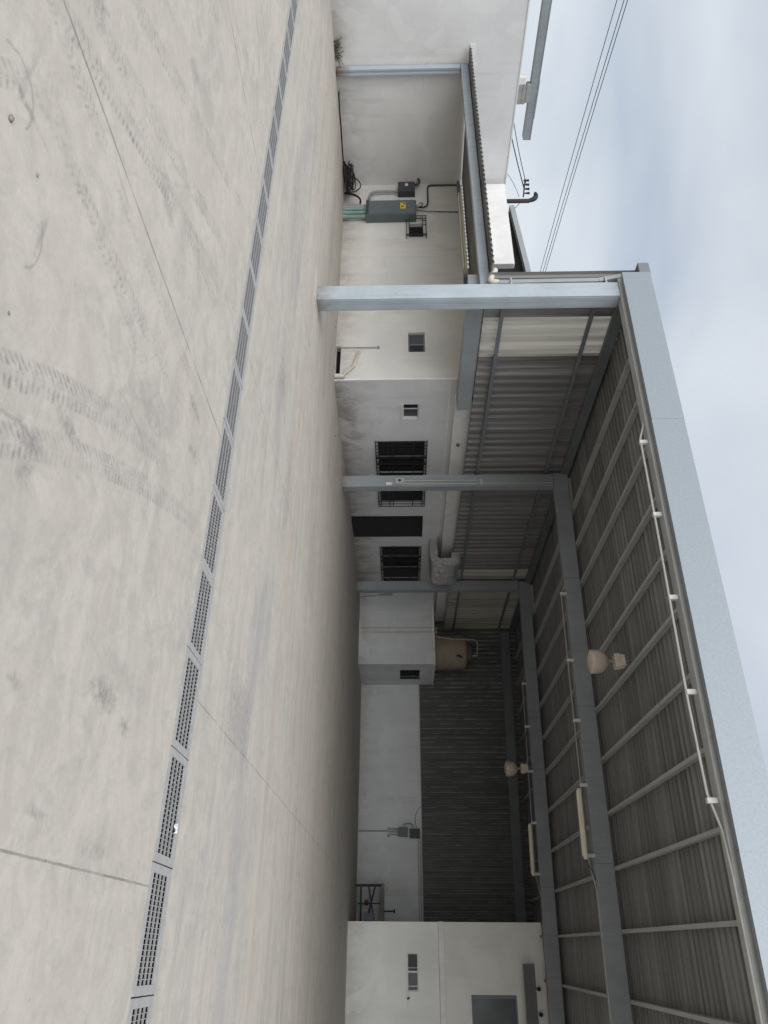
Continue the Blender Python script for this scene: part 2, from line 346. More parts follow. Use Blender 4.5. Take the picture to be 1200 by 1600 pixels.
def ground_mat():
    t = NT('dusty_concrete')
    q = t.xyz(); x, y = q['X'], q['Y']
    base = (0.44, 0.41, 0.37)
    a = t.noise(sc_=0.42, detail=6, rough=0.6, dist=0.6)
    c = t.mix(t.ramp(a, [(0.32, 0.0), (0.68, 1.0)]), (0.372, 0.341, 0.300), (0.458, 0.412, 0.354))
    # trowel clouds
    b = t.noise(scale=(1.0, 1.6, 1), sc_=2.1, detail=7, rough=0.62, dist=1.6, loc=(3, 1, 0))
    c = t.mix(t.math('MULTIPLY', t.ramp(b, [(0.42, 0.0), (0.60, 1.0)]), 0.55), c, (0.515, 0.472, 0.413))
    b2 = t.noise(scale=(1.3, 0.9, 1), sc_=3.4, detail=8, rough=0.65, dist=1.2, loc=(8, 5, 0))
    c = t.mix(t.math('MULTIPLY', t.ramp(b2, [(0.50, 0.0), (0.66, 1.0)]), 0.34), c, (0.29, 0.28, 0.262))
    b3 = t.noise(scale=(1.5, 0.8, 1), sc_=7.5, detail=8, rough=0.7, dist=2.2, loc=(1, 7, 0))
    c = t.mix(t.math('MULTIPLY', t.ramp(b3, [(0.5, 0.0), (0.64, 1.0)]), 0.22), c, (0.31, 0.297, 0.28))
    b4 = t.noise(scale=(0.8, 1.5, 1), sc_=5.5, detail=8, rough=0.7, dist=2.6, loc=(11, 2, 0))
    c = t.mix(t.math('MULTIPLY', t.ramp(b4, [(0.52, 0.0), (0.64, 1.0)]), 0.25), c, (0.52, 0.49, 0.435))
    # pinkish and buff patches
    pk = t.noise(sc_=0.9, detail=5, rough=0.6, loc=(6, 12, 0))
    c = t.mix(t.math('MULTIPLY', t.ramp(pk, [(0.52, 0.0), (0.72, 1.0)]), 0.28), c, (0.46, 0.395, 0.335))
    # wash marks running with the fall, parallel to the drain
    far = t.ramp(t.math('DIVIDE', y, 12.0), [(0.36, 0.0), (0.5, 1.0)])
    w = t.noise(scale=(0.16, 2.6, 1), sc_=1.6, detail=7, rough=0.62, dist=0.5)
    c = t.mix(t.math('MULTIPLY', t.math('MULTIPLY', far, t.ramp(w, [(0.46, 0.0), (0.7, 1.0)])), 0.5), c, (0.30, 0.30, 0.295))
    w2 = t.noise(scale=(0.12, 3.4, 1), sc_=1.9, detail=6, rough=0.6, loc=(4, 2, 0))
    c = t.mix(t.math('MULTIPLY', t.math('MULTIPLY', far, t.ramp(w2, [(0.5, 0.0), (0.7, 1.0)])), 0.6), c, (0.52, 0.46, 0.385))
    # a rust-tinted run and a bluish run parallel to the drain
    def run(y0, hw, seed, amt, colr, cc):
        d = t.math('ABSOLUTE', t.math('SUBTRACT', t.math('ADD', y, t.math('MULTIPLY', t.noise(scale=(0.35, 0.1, 1), sc_=1.0, detail=3, loc=(seed, 0, 0)), 1.6)), y0))
        m = t.ramp(t.math('DIVIDE', d, hw), [(0.0, 1.0), (1.0, 0.0)])
        m = t.math('MULTIPLY', m, t.ramp(t.noise(scale=(0.6, 1.4, 1), sc_=1.3, detail=5, loc=(0, seed, 0)), [(0.38, 0.0), (0.6, 1.0)]))
        return t.mix(t.math('MULTIPLY', m, amt), cc, colr)
    c = run(9.2, 0.16, 3.0, 0.7, (0.44, 0.335, 0.26), c)
    c = run(7.9, 0.5, 9.0, 0.5, (0.29, 0.29, 0.29), c)
    c = run(11.5, 0.5, 15.0, 0.5, (0.28, 0.28, 0.28), c)
    # grime towards the buildings
    gm = t.ramp(t.math('ADD', t.math('DIVIDE', y, 30.0), t.math('MULTIPLY', t.noise(sc_=0.5, detail=5), 0.25)), [(0.75, 0.0), (1.2, 0.22)])
    c = t.mix(gm, c, (0.27, 0.25, 0.22))
    # tyre tracks: start x, y, heading, length, half width, bend, strength, pitch
    tracks = [(-3.15, 0.65, 116, 4.6, 0.085, -0.008, 1.35, 0.05),
              (-3.52, 0.6, 88.5, 4.0, 0.065, 0.005, 1.0, 0.045),
              (-3.30, 0.9, 78, 3.4, 0.06, 0.02, 0.8, 0.045),
              (-0.95, 1.25, 132, 4.2, 0.08, -0.075, 1.25, 0.042),
              (-1.15, 1.15, 136, 3.4, 0.085, -0.10, 1.15, 0.042),
              (-3.55, 0.95, 117, 4.0, 0.08, 0.0, 1.0, 0.05),
              (-3.06, 1.3, 89, 3.0, 0.065, 0.03, 1.1, 0.045),
              (-1.7, 0.6, 140, 2.8, 0.06, 0.04, 0.7, 0.05),
              (-3.9, 0.9, 124, 5.0, 0.08, -0.01, 0.9, 0.055),
              (-3.7, 0.7, 106, 4.4, 0.06, -0.015, 0.8, 0.05),
              (-6.5, 1.0, 112, 4.2, 0.09, -0.01, 0.6, 0.05),
              (-6.0, 1.2, 118, 4.2, 0.09, -0.01, 0.5, 0.05)]
    tot = None
    for (sx, sy, an, ln, hw, bd, stg, pt) in tracks:
        g = t.n('ShaderNodeGroup'); g.node_tree = TG
        t.l(t.pos, g.inputs['Position'])
        for k, v in (('Start X', sx), ('Start Y', sy), ('Angle', R(an)), ('Length', ln), ('Half Width', hw), ('Bend', bd), ('Strength', stg), ('Pitch', pt)):
            g.inputs[k].default_value = v
        tot = g.outputs[0] if tot is None else t.math('MAXIMUM', tot, g.outputs[0])
    c = t.mix(t.math('MULTIPLY', tot, 0.9), c, (0.21, 0.20, 0.19))
    # blots and oil marks with their own shapes
    def blot(bx, by, rx, ry, amt, cc, colr=(0.17, 0.16, 0.15)):
        dx = t.math('DIVIDE', t.math('SUBTRACT', x, bx), rx); dy = t.math('DIVIDE', t.math('SUBTRACT', y, by), ry)
        d = t.math('SQRT', t.math('ADD', t.math('MULTIPLY', dx, dx), t.math('MULTIPLY', dy, dy)))
        d = t.math('ADD', d, t.math('MULTIPLY', t.math('SUBTRACT', t.noise(sc_=11, detail=8, rough=0.75, loc=(bx, by, 0)), 0.5), 3.2))
        return t.mix(t.math('MULTIPLY', t.ramp(d, [(0.2, 1.0), (1.0, 0.0)]), t.math('MULTIPLY', t.ramp(t.noise(sc_=26, detail=5, rough=0.7), [(0.35, 0.2), (0.6, 1.0)]), amt)), cc, colr)
    for (bx, by, rx, ry, am) in [(-1.08, 3.55, 0.10, 0.20, 0.75), (-1.0, 3.9, 0.06, 0.12, 0.6), (-0.87, 2.68, 0.05, 0.07, 0.6), (-2.75, 3.4, 0.16, 0.3, 0.4),
                                 (-3.05, 4.2, 0.06, 0.12, 0.6), (-3.36, 4.05, 0.06, 0.2, 0.7), (-4.1, 2.95, 0.08, 0.16, 0.55), (-5.5, 2.8, 0.12, 0.14, 0.5),
                                 (-4.06, 1.7, 0.12, 0.2, 0.75), (-1.75, 2.3, 0.05, 0.14, 0.6), (-2.0, 2.55, 0.05, 0.16, 0.7), (-1.62, 2.34, 0.09, 0.08, 0.6), (-3.05, 1.2, 0.35, 0.12, 0.45),
                                 (-0.46, 3.12, 0.03, 0.16, 0.5), (-0.4, 3.8, 0.06, 0.25, 0.35), (-2.55, 1.95, 0.16, 0.02, 0.6), (-2.9, 1.62, 0.03, 0.16, 0.6), (-3.0, 1.55, 0.18, 0.03, 0.5),
                                 (-6.2, 7.0, 0.5, 0.4, 0.4), (-5.0, 8.0, 1.4, 0.25, 0.4), (-1.75, 6.6, 0.5, 0.8, 0.4), (-9.5, 6.6, 1.6, 0.3, 0.35), (-12, 7.6, 2.5, 0.25, 0.35)]:
        c = blot(bx, by, rx, ry, am, c)
    # curved drag scratches
    def scratch(cx_, cy_, r_, w_, px, py, pr_, amt, cc):
        wx = t.math('ADD', t.math('SUBTRACT', x, cx_), t.math('MULTIPLY', t.math('SUBTRACT', t.noise(sc_=5, detail=5, loc=(px, 0, 0)), 0.5), 0.08))
        wy = t.math('SUBTRACT', y, cy_)
        d = t.math('SQRT', t.math('ADD', t.math('MULTIPLY', wx, wx), t.math('MULTIPLY', wy, wy)))
        ln = t.math('SUBTRACT', 1.0, t.math('DIVIDE', t.math('ABSOLUTE', t.math('SUBTRACT', d, r_)), t.math('MULTIPLY', t.noise(sc_=6, detail=3), 2*w_)), True)
        ex = t.math('SUBTRACT', x, px); ey = t.math('SUBTRACT', y, py)
        lim = t.math('LESS_THAN', t.math('ADD', t.math('MULTIPLY', ex, ex), t.math('MULTIPLY', ey, ey)), pr_*pr_)
        return t.mix(t.math('MULTIPLY', t.math('MULTIPLY', ln, lim), amt), cc, (0.20, 0.19, 0.18))
    c = scratch(-2.86, 1.50, 0.16, 0.012, -2.95, 1.56, 0.17, 0.5, c)
    c = scratch(-2.45, 1.78, 0.20, 0.012, -2.46, 2.0, 0.16, 0.5, c)
    c = scratch(-1.40, 2.25, 0.36, 0.012, -1.75, 2.2, 0.22, 0.5, c)
    c = scratch(-2.0, 3.1, 0.55, 0.010, -2.5, 3.3, 0.4, 0.4, c)
    c = scratch(-6.0, 1.2, 2.4, 0.012, -4.3, 2.9, 0.7, 0.15, c)
    # speckle
    v = t.n('ShaderNodeTexVoronoi', i_Scale=4.5); t.l(t.pos, v.inputs['Vector'])
    sp = t.math('MULTIPLY', t.math('LESS_THAN', v.outputs['Distance'], t.math('MULTIPLY', t.noise(sc_=11, loc=(2, 2, 2)), 0.075)), t.ramp(t.noise(sc_=2.0, loc=(5, 5, 5)), [(0.44, 0.0), (0.52, 0.75)]))
    c = t.mix(sp, c, (0.13, 0.12, 0.11))
    fine = t.noise(sc_=38, detail=6, rough=0.75)
    c = t.mix(t.ramp(fine, [(0.3, 0.16), (0.6, 0.0)]), c, (0.24, 0.23, 0.21))
    # sawn joints across the slabs
    wob = t.math('MULTIPLY', t.math('SUBTRACT', t.noise(sc_=14, detail=4), 0.5), 0.008)
    xx = t.math('ADD', x, wob)
    ysk = t.math('ADD', y, t.math('MULTIPLY', x, 0.011))
    near = t.math('LESS_THAN', ysk, 4.735); fars = t.math('GREATER_THAN', ysk, 5.17)
    jt = None
    for (x0, side, w_) in [(-3.63, near, 0.009), (-7.1, near, 0.009), (-0.30, near, 0.006), (3.2, near, 0.009), (-10.6, near, 0.009),
                           (-1.54, fars, 0.005), (-5.0, fars, 0.006), (-8.5, fars, 0.006), (2.0, fars, 0.008)]:
        m = t.math('MULTIPLY', t.math('LESS_THAN', t.math('ABSOLUTE', t.math('SUBTRACT', xx, x0)), w_), side)
        jt = m if jt is None else t.math('MAXIMUM', jt, m)
    brk = t.ramp(t.noise(sc_=3.0, detail=5, loc=(0, 3, 7)), [(0.35, 0.25), (0.55, 0.9)])
    jm = t.math('MULTIPLY', jt, brk)
    c = t.mix(t.math('MULTIPLY', jm, 0.8), c, (0.16, 0.15, 0.135))
    h = t.math('SUBTRACT', t.math('ADD', t.math('MULTIPLY', fine, 0.25), t.math('MULTIPLY', b, 0.6)), t.math('MULTIPLY', jm, 1.0))
    t.bump(h, 0.22, 0.012)
    return t.done(c, 0.86, 0, 0.25)
M['ground'] = ground_mat()

# ------------------------------------------------------------------ mesh builder
class MB:
    def __init__(s): s.v = []; s.f = []; s.sm = []
    def add(s, vs, fs, smooth=False):
        o = len(s.v); s.v += [tuple(v) for v in vs]; s.f += [tuple(i+o for i in f) for f in fs]; s.sm += [smooth]*len(fs); return s
    def box(s, x0, x1, y0, y1, z0, z1):
        x0, x1 = sorted((x0, x1)); y0, y1 = sorted((y0, y1)); z0, z1 = sorted((z0, z1))
        return s.add([(x0, y0, z0), (x1, y0, z0), (x1, y1, z0), (x0, y1, z0), (x0, y0, z1), (x1, y0, z1), (x1, y1, z1), (x0, y1, z1)],
                     [(0, 3, 2, 1), (4, 5, 6, 7), (0, 1, 5, 4), (1, 2, 6, 5), (2, 3, 7, 6), (3, 0, 4, 7)])
    def bar(s, p, q, w, h, ref=(0, 0, 1)):
        """rectangular bar from p to q; w across, h along ref"""
        p, q = Vector(p), Vector(q); d = (q-p).normalized(); r = Vector(ref)
        a = d.cross(r)
        if a.length < 1e-4: a = d.cross(Vector((0, 1, 0)))
        a.normalize(); b = a.cross(d).normalized()
        vs = []
        for c in (p, q):
            for i, j in ((-1, -1), (1, -1), (1, 1), (-1, 1)): vs.append(c + a*(i*w/2) + b*(j*h/2))
        return s.add(vs, [(0, 3, 2, 1), (4, 5, 6, 7), (0, 1, 5, 4), (1, 2, 6, 5), (2, 3, 7, 6), (3, 0, 4, 7)])
    def tube(s, pts, r, n=8, cap=True):
        pts = [Vector(p) for p in pts]; rings = []
        rr = r if isinstance(r, (list, tuple)) else [r]*len(pts)
        prev = None
        for i, p in enumerate(pts):
            d = (pts[min(i+1, len(pts)-1)] - pts[max(i-1, 0)]).normalized()
            if prev is None:
                a = d.cross(Vector((0, 0, 1)))
                if a.length < 1e-3: a = d.cross(Vector((0, 1, 0)))
            else: a = prev - d*prev.dot(d)
            a.normalize(); prev = a; b = d.cross(a)
            rings.append([p + (a*math.cos(2*math.pi*k/n) + b*math.sin(2*math.pi*k/n))*rr[i] for k in range(n)])
        vs = [v for g in rings for v in g]; fs = []
        for i in range(len(pts)-1):
            for k in range(n):
                fs.append((i*n+k, i*n+(k+1) % n, (i+1)*n+(k+1) % n, (i+1)*n+k))
        s.add(vs, fs, True)
        if cap:
            s.add(rings[0], [tuple(range(n-1, -1, -1))]); s.add(rings[-1], [tuple(range(n))])
        return s
    def lathe(s, cx, cy, prof, n=24, cap=True):
        vs = []; fs = []
        for (r, z) in prof:
            for k in range(n): vs.append((cx + r*math.cos(2*math.pi*k/n), cy + r*math.sin(2*math.pi*k/n), z))
        for i in range(len(prof)-1):
            for k in range(n): fs.append((i*n+k, i*n+(k+1) % n, (i+1)*n+(k+1) % n, (i+1)*n+k))
        s.add(vs, fs, True)
        if cap:
            s.add(vs[:n], [tuple(range(n-1, -1, -1))]); s.add(vs[-n:], [tuple(range(n))])
        return s
    def corr(s, O, U, V, W, L, pitch, amp, Nn, kind='sine', jitter=0.0):
        """ribbed sheet: waves along U, ribs along V, relief along Nn"""
        O, U, V, Nn = Vector(O), Vector(U), Vector(V), Vector(Nn)
        if kind == 'sine': prof = [(k/6.0, 0.5-0.5*math.cos(2*math.pi*k/6)) for k in range(6)]
        else: prof = [(0, 0), (0.30, 0), (0.40, 1), (0.60, 1), (0.70, 0), (0.85, 0.12)]
        us = []; n = int(math.ceil(W/pitch))
        for i in range(n):
            for (a, h) in prof:
                u = (i+a)*pitch
                if u < W: us.append((u, h*amp))
        us.append((W, 0))
        vs = []; fs = []; nv = max(2, int(L/3)+1)
        for j in range(nv):
            for (u, h) in us:
                vs.append(O + U*u + V*(L*j/(nv-1)) + Nn*(h + random.uniform(-1, 1)*jitter))
        m = len(us)
        for j in range(nv-1):
            for i in range(m-1): fs.append((j*m+i, j*m+i+1, (j+1)*m+i+1, (j+1)*m+i))
        return s.add(vs, fs, kind == 'sine')
    def wall(s, O, U, Nn, W, H, t, holes=()):
        """upright wall from O along U, faces Nn, thickness t behind it, with openings (u0,u1,z0,z1)"""
        O, U, Nn = Vector(O), Vector(U), Vector(Nn); Zv = Vector((0, 0, 1))
        us = sorted({0.0, W} | {h[0] for h in holes} | {h[1] for h in holes}); zs = sorted({0.0, H} | {h[2] for h in holes} | {h[3] for h in holes})
        P = lambda u, z, d: O + U*u + Zv*z - Nn*d
        flip = U.cross(Zv).dot(Nn) < 0
        def quad(a, b, c, d): s.add([a, b, c, d], [(3, 2, 1, 0) if flip else (0, 1, 2, 3)])
        for i in range(len(us)-1):
            for j in range(len(zs)-1):
                uc, zc = (us[i]+us[i+1])/2, (zs[j]+zs[j+1])/2
                if any(h[0] < uc < h[1] and h[2] < zc < h[3] for h in holes): continue
                quad(P(us[i], zs[j], 0), P(us[i+1], zs[j], 0), P(us[i+1], zs[j+1], 0), P(us[i], zs[j+1], 0))
                quad(P(us[i+1], zs[j], t), P(us[i], zs[j], t), P(us[i], zs[j+1], t), P(us[i+1], zs[j+1], t))
        def ring(u0, u1, z0, z1, out):
            c = [(u0, z0), (u1, z0), (u1, z1), (u0, z1)]
            if out: c = c[::-1]
            for k in range(4):
                a, b = c[k], c[(k+1) % 4]
                quad(P(*a, 0), P(*a, t), P(*b, t), P(*b, 0)) if not out else quad(P(*a, 0), P(*a, t), P(*b, t), P(*b, 0))
        ring(0, W, 0, H, True)
        for h in holes: ring(*h, False)
        return s
    def build(s, name, m, parent=None, bevel=0.0):
        me = bpy.data.meshes.new(name)
        off = parent_loc(parent) if parent else Vector((0, 0, 0))
        me.from_pydata([tuple(Vector(v)-off) for v in s.v], [], s.f)
        me.polygons.foreach_set('use_smooth', s.sm)
        me.update(); me.materials.append(M[m] if isinstance(m, str) else m)
        o = bpy.data.objects.new(name, me); col.objects.link(o)
        if parent: o.parent = parent
        if bevel:
            b = o.modifiers.new('bevel', 'BEVEL'); b.width = bevel; b.segments = 2; b.limit_method = 'ANGLE'; b.angle_limit = R(50)
        return o

def parent_loc(o):
    v = Vector(o.location)
    while o.parent: o = o.parent; v += Vector(o.location)
    return v

def tag(o, label=None, cat=None, group=None, kind=None):
    if label: o['label'] = label
    if cat: o['category'] = cat
    if group: o['group'] = group
    if kind: o['kind'] = kind
    return o
def thing(name, label, cat, loc=(0, 0, 0), group=None):
    o = bpy.data.objects.new(name, None); col.objects.link(o); o.location = loc; o.empty_display_size = 0.2
    return tag(o, label, cat, group)

def arc(p, c, q, n=6):
    """quadratic bend from p round c to q"""
    p, c, q = Vector(p), Vector(c), Vector(q)
    return [p*(1-t)**2 + c*2*t*(1-t) + q*t*t for t in [i/n for i in range(n+1)]]

# ------------------------------------------------------------------ ground and drain channel
DS = -0.011                      # the drain runs very slightly askew
DY0, DY1 = 4.735, 5.17
DX0, DX1 = -13.35, 2.97
g = MB()
xs = [-400, DX0, DX1, 400]; ys = [-400, DY0, DY1, 600]
for i in range(3):
    for j in range(3):
        if i == 1 and j == 1: continue
        py = lambda a_, b_: ys[b_] + (DS*min(max(xs[a_], DX0), DX1) if b_ in (1, 2) else 0)
        g.add([(xs[a_], py(a_, b_), 0) for a_, b_ in ((i, j), (i+1, j), (i+1, j+1), (i, j+1))], [(0, 1, 2, 3)])
tag(g.build('ground', 'ground'), kind='structure')
t = MB()
a, b, c, d, zb = DX0, DX1, DY0, DY1, -0.32
t.add([(x_, y_+DS*x_, z_) for z_ in (0, zb) for x_, y_ in ((a, c), (b, c), (b, d), (a, d))],
      [(4, 5, 6, 7), (0, 1, 5, 4), (1, 2, 6, 5), (2, 3, 7, 6), (3, 0, 4, 7)])
tag(t.build('drain_channel', 'trench'), kind='structure')

PITCH_G = 0.68
def grate_mesh():
    m = MB(); b = MB(); L = PITCH_G-0.007; w = DY1-DY0-0.012; h = 0.03
    y0, y1 = -w/2, w/2; z1 = 0.004; z0 = z1-h+0.018
    e0, e1 = 0.052, 0.062
    m.box(-L/2, L/2, y0, y0+e0, z0, z1); m.box(-L/2, L/2, y1-e1, y1, z0, z1)
    m.box(-L/2, -L/2+0.05, y0+e0, y1-e1, z0, z1); m.box(L/2-0.05, L/2, y0+e0, y1-e1, z0, z1)
    ins = w-e0-e1
    for k in range(1, 4):
        yy = y0+e0+ins*k/4
        b.box(-L/2+0.05, L/2-0.05, yy-0.0065, yy+0.0065, z1-0.012, z1-0.0015)
    n = 20; run_ = L-0.10
    for k in range(1, n):
        xx = -L/2+0.05+run_*k/n
        b.box(xx-0.0024, xx+0.0024, y0+e0, y1-e1, z1-0.010, z1-0.003)
    return m, b
rest_ = ['tilted slightly at its joint, nearest grate where the drain leaves the foot of the photo',
         'just past the sawn slab joint, second whole grate from the near end',
         'with a white paper scrap lying on it',
         'just before the scrap grate, between it and the far slab joint']
ordw = ['first', 'second', 'third', 'fourth', 'fifth', 'sixth', 'seventh', 'eighth', 'ninth', 'tenth', 'eleventh', 'twelfth', 'thirteenth', 'fourteenth', 'fifteenth']
g0 = None
NG = 20
for k in range(-2, NG):
    cx = 0.25 - PITCH_G*(k+0.5); cy = (DY0+DY1)/2 + DS*cx
    if g0 is None:
        gm, gbm = grate_mesh()
        g0 = gm.build('drain_grate', 'grate'); o = g0
        gb0 = gbm.build('bar_grid', 'grate_bars', g0)
    else:
        o = g0.copy(); col.objects.link(o)
        gc = gb0.copy(); col.objects.link(gc); gc.parent = o
    o.location = (cx, cy, random.uniform(-0.001, 0.003)); o.rotation_euler = (random.uniform(-0.006, 0.006), random.uniform(-0.004, 0.004), math.atan(DS)+random.uniform(-0.004, 0.004))
    if k < 0: lb = 'grey steel drain grate beyond the near end of the drain, partly out of view' if k == -1 else 'grey steel drain grate out past the near end of the drain'
    elif k == 0: lb = 'grey steel drain grate just before the white scrap grate, by the short slab joint'
    elif k == 1: lb = 'grey steel drain grate with a white paper scrap lying on it'
    elif k < 17: lb = 'grey steel drain grate, %s one past the grate holding the white scrap' % ordw[k-2]
    else: lb = 'grey steel drain grate at the far end of the drain, beside the photo edge' if k == 17 else 'grey steel drain grate beyond the far photo edge, %s past it' % ordw[k-18]
    tag(o, lb, 'drain grate', 'grates covering the long drain')

# ------------------------------------------------------------------ boundary wall on the left
XL = -18.1
bw = thing('boundary_wall', 'tall white rendered boundary wall running along the left of the yard', 'wall', (XL, 3, 0))
MB().wall((XL, -12, 0), (0, 1, 0), (1, 0, 0), 24.55, 4.42, 0.2).build('wall_face', 'wall', bw)
MB().box(XL-0.22, XL+0.015, -12, 12.45, 4.42, 4.45).build('coping', 'trim', bw)
pr = thing('wall_pier', 'short grey block pier on top of the tall boundary wall under the steel beam', 'pier', (XL-0.1, 10.0, 4.45))
m = MB()
for r_, (zz0, zz1) in enumerate(((4.451, 4.55), (4.555, 4.65), (4.655, 4.755))):
    m.box(XL-0.19, XL-0.01, 9.78+(0.02 if r_ == 1 else 0), 10.25-(0.03 if r_ == 2 else 0), zz0, zz1)
m.build('block_stack', 'block', pr, 0.006)
MB().box(XL-0.17, XL-0.03, 9.6, 9.78, 4.451, 4.62).build('mortar_cap', 'trim', pr, 0.01)
sb = thing('steel_beam', 'long grey steel channel beam carried above the tall boundary wall', 'beam', (XL-0.2, 6, 4.76))
m = MB(); m.box(XL-0.30, XL-0.05, -6, 11.22, 4.757, 4.772); m.box(XL-0.30, XL-0.05, -6, 11.22, 4.935, 4.95); m.box(XL-0.075, XL-0.06, -6, 11.22, 4.772, 4.935)
m.build('channel', 'steel_in', sb)
m = MB(); m.box(XL-0.28, XL-0.06, 9.7, 10.65, 4.951, 4.965)
m.build('splice_plate', 'steel_in', sb)

# ------------------------------------------------------------------ office block (front wall + side wall)
YF, XS = 12.4, -11.0
ob = thing('office_block', 'low white rendered office block with barred windows behind the yard', 'building', (XS, YF, 0))
u = lambda x: x-XL
holesF = [(u(-16.42), u(-15.89), 1.75, 2.13), (u(-12.45), u(-11.83), 1.69, 2.08), (u(-12.04), u(-11.19), 0.015, 0.12)]
MB().wall((XL+0.002, YF, 0), (1, 0, 0), (0, -1, 0), XS-XL-0.006, 3.14, 0.18, holesF).build('front_wall', 'wall_front', ob)
holesS = [(13.28-YF, 13.84-YF, 1.55, 1.94), (14.72-YF, 17.75-YF, 0.88, 2.15), (18.43-YF, 19.67-YF, 0.012, 2.15), (20.32-YF, 23.6-YF, 0.84, 2.11)]
MB().wall((XS, YF+0.003, 0), (0, 1, 0), (1, 0, 0), 13.8, 2.80, 0.18, holesS).build('side_wall', 'wall_side', ob)
MB().box(XL+0.18, -14.70, YF-0.09, YF+0.05, 3.143, 4.385).build('parapet', 'wall', ob)
MB().box(-14.697, -14.68, YF-0.088, YF+0.048, 3.72, 4.36).build('parapet_end', 'block', ob)
MB().box(XL+0.22, XS-0.2, YF+0.2, 26.5, 2.82, 2.95).build('roof_slab', 'block', ob)
m = MB(); m.box(XS-0.02, XS+0.012, YF-0.012, YF+0.03, 0, 2.79)
m.build('corner_strip', 'trim', ob)
m = MB(); m.box(XS+0.002, XS+0.022, YF+0.05, 23.7, 2.62, 2.66)
m.build('wall_moulding', 'trim', ob)
MB().box(XS-0.1, XS+0.2, 12.95, 26.2, 2.765, 3.16).build('roof_upstand', 'trim', ob, 0.01)
# black sheets behind the openings, the rooms' darkness put into their colour
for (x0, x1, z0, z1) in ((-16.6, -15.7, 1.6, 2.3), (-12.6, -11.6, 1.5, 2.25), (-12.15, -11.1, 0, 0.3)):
    MB().box(x0, x1, YF+0.185, YF+0.2, z0, z1).build('black_backing', 'void', ob)
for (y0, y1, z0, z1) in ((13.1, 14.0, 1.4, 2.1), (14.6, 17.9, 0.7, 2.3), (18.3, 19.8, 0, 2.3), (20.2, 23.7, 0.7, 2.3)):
    MB().box(XS-0.3, XS-0.29, y0, y1, z0, z1).build('black_backing', 'void', ob)

def sash(mb, x0, x1, y0, y1, z0, z1, w=0.04):
    """frame bars in an upright plane (either x0==x1 span in y, or y0==y1 span in x)"""
    if abs(x1-x0) < 0.06:
        mb.box(x0, x1, y0, y1, z0, z0+w); mb.box(x0, x1, y0, y1, z1-w, z1)
        mb.box(x0, x1, y0, y0+w, z0+w, z1-w); mb.box(x0, x1, y1-w, y1, z0+w, z1-w)
    else:
        mb.box(x0, x1, y0, y1, z0, z0+w); mb.box(x0, x1, y0, y1, z1-w, z1)
        mb.box(x0, x0+w, y0, y1, z0+w, z1-w); mb.box(x1-w, x1, y0, y1, z0+w, z1-w)
# barred window on the front wall
wf = MB(); sash(wf, -16.42, -15.89, YF+0.1, YF+0.13, 1.75, 2.13, 0.03)
w1 = wf.build('window', 'iron', ob); tag(w1, 'small black barred window beside the electrical cabinet')
MB().box(-16.39, -15.92, YF+0.11, YF+0.12, 1.78, 2.10).build('pane', 'void', w1)
gb = MB(); yy = YF-0.09
x0, x1, z0, z1 = -16.60, -15.82, 1.69, 2.20
for z_ in (z0, z0+0.07, z1-0.09, z1): gb.bar((x0, yy, z_), (x1, yy, z_), 0.018, 0.018)
for x_ in (x0, x0+0.1, x1-0.05, x1): gb.bar((x_, yy-0.012, z0-0.02), (x_, yy-0.012, z1+0.02), 0.018, 0.018)
for x_ in (x0, x1):
    for z_ in (z0, z1): gb.bar((x_, yy, z_), (x_, YF+0.003, z_), 0.016, 0.016)
for x_ in (-16.42, -16.26): gb.bar((x_, yy, z1-0.09), (x_, yy, z1), 0.014, 0.014)
for z_ in (1.82, 1.95, 2.05): gb.bar((x0, yy, z_), (x0+0.1, yy, z_), 0.014, 0.014)
gb.build('window_grille', 'iron', w1)
# plain two-light window on the front wall
wf = MB(); sash(wf, -12.45, -11.83, YF+0.06, YF+0.1, 1.69, 2.08, 0.03); wf.box(-12.45+0.31, -12.45+0.345, YF+0.062, YF+0.098, 1.72, 2.05)
w2 = wf.build('window', 'steel_dark', ob)
MB().box(-12.42, -12.141, YF+0.075, YF+0.085, 1.722, 2.048).build('pane', 'glass_grey', w2)
MB().box(-12.104, -11.861, YF+0.075, YF+0.085, 1.722, 2.048).build('pane', 'glass', w2)
m = MB(); m.box(-12.52, -12.452, YF-0.005, YF+0.05, 1.62, 2.15); m.box(-11.828, -11.76, YF-0.005, YF+0.05, 1.62, 2.15); m.box(-12.452, -11.828, YF-0.005, YF+0.05, 1.62, 1.688); m.box(-12.452, -11.828, YF-0.005, YF+0.05, 2.082, 2.15)
m.build('window_surround', 'wall_front', w2)
# small window on the side wall
wf = MB(); sash(wf, XS-0.1, XS-0.06, 13.28, 13.84, 1.55, 1.94, 0.03); wf.box(XS-0.098, XS-0.062, 13.50, 13.53, 1.58, 1.91)
w3 = wf.build('window', 'white_frame', ob)
MB().box(XS-0.085, XS-0.075, 13.31, 13.50, 1.58, 1.91).build('pane', 'glass', w3)
MB().box(XS-0.085, XS-0.075, 13.53, 13.81, 1.58, 1.91).build('pane', 'glass_grey', w3)
MB().box(XS-0.05, XS+0.04, 13.26, 13.86, 1.52, 1.549).build('sill', 'trim', w3)
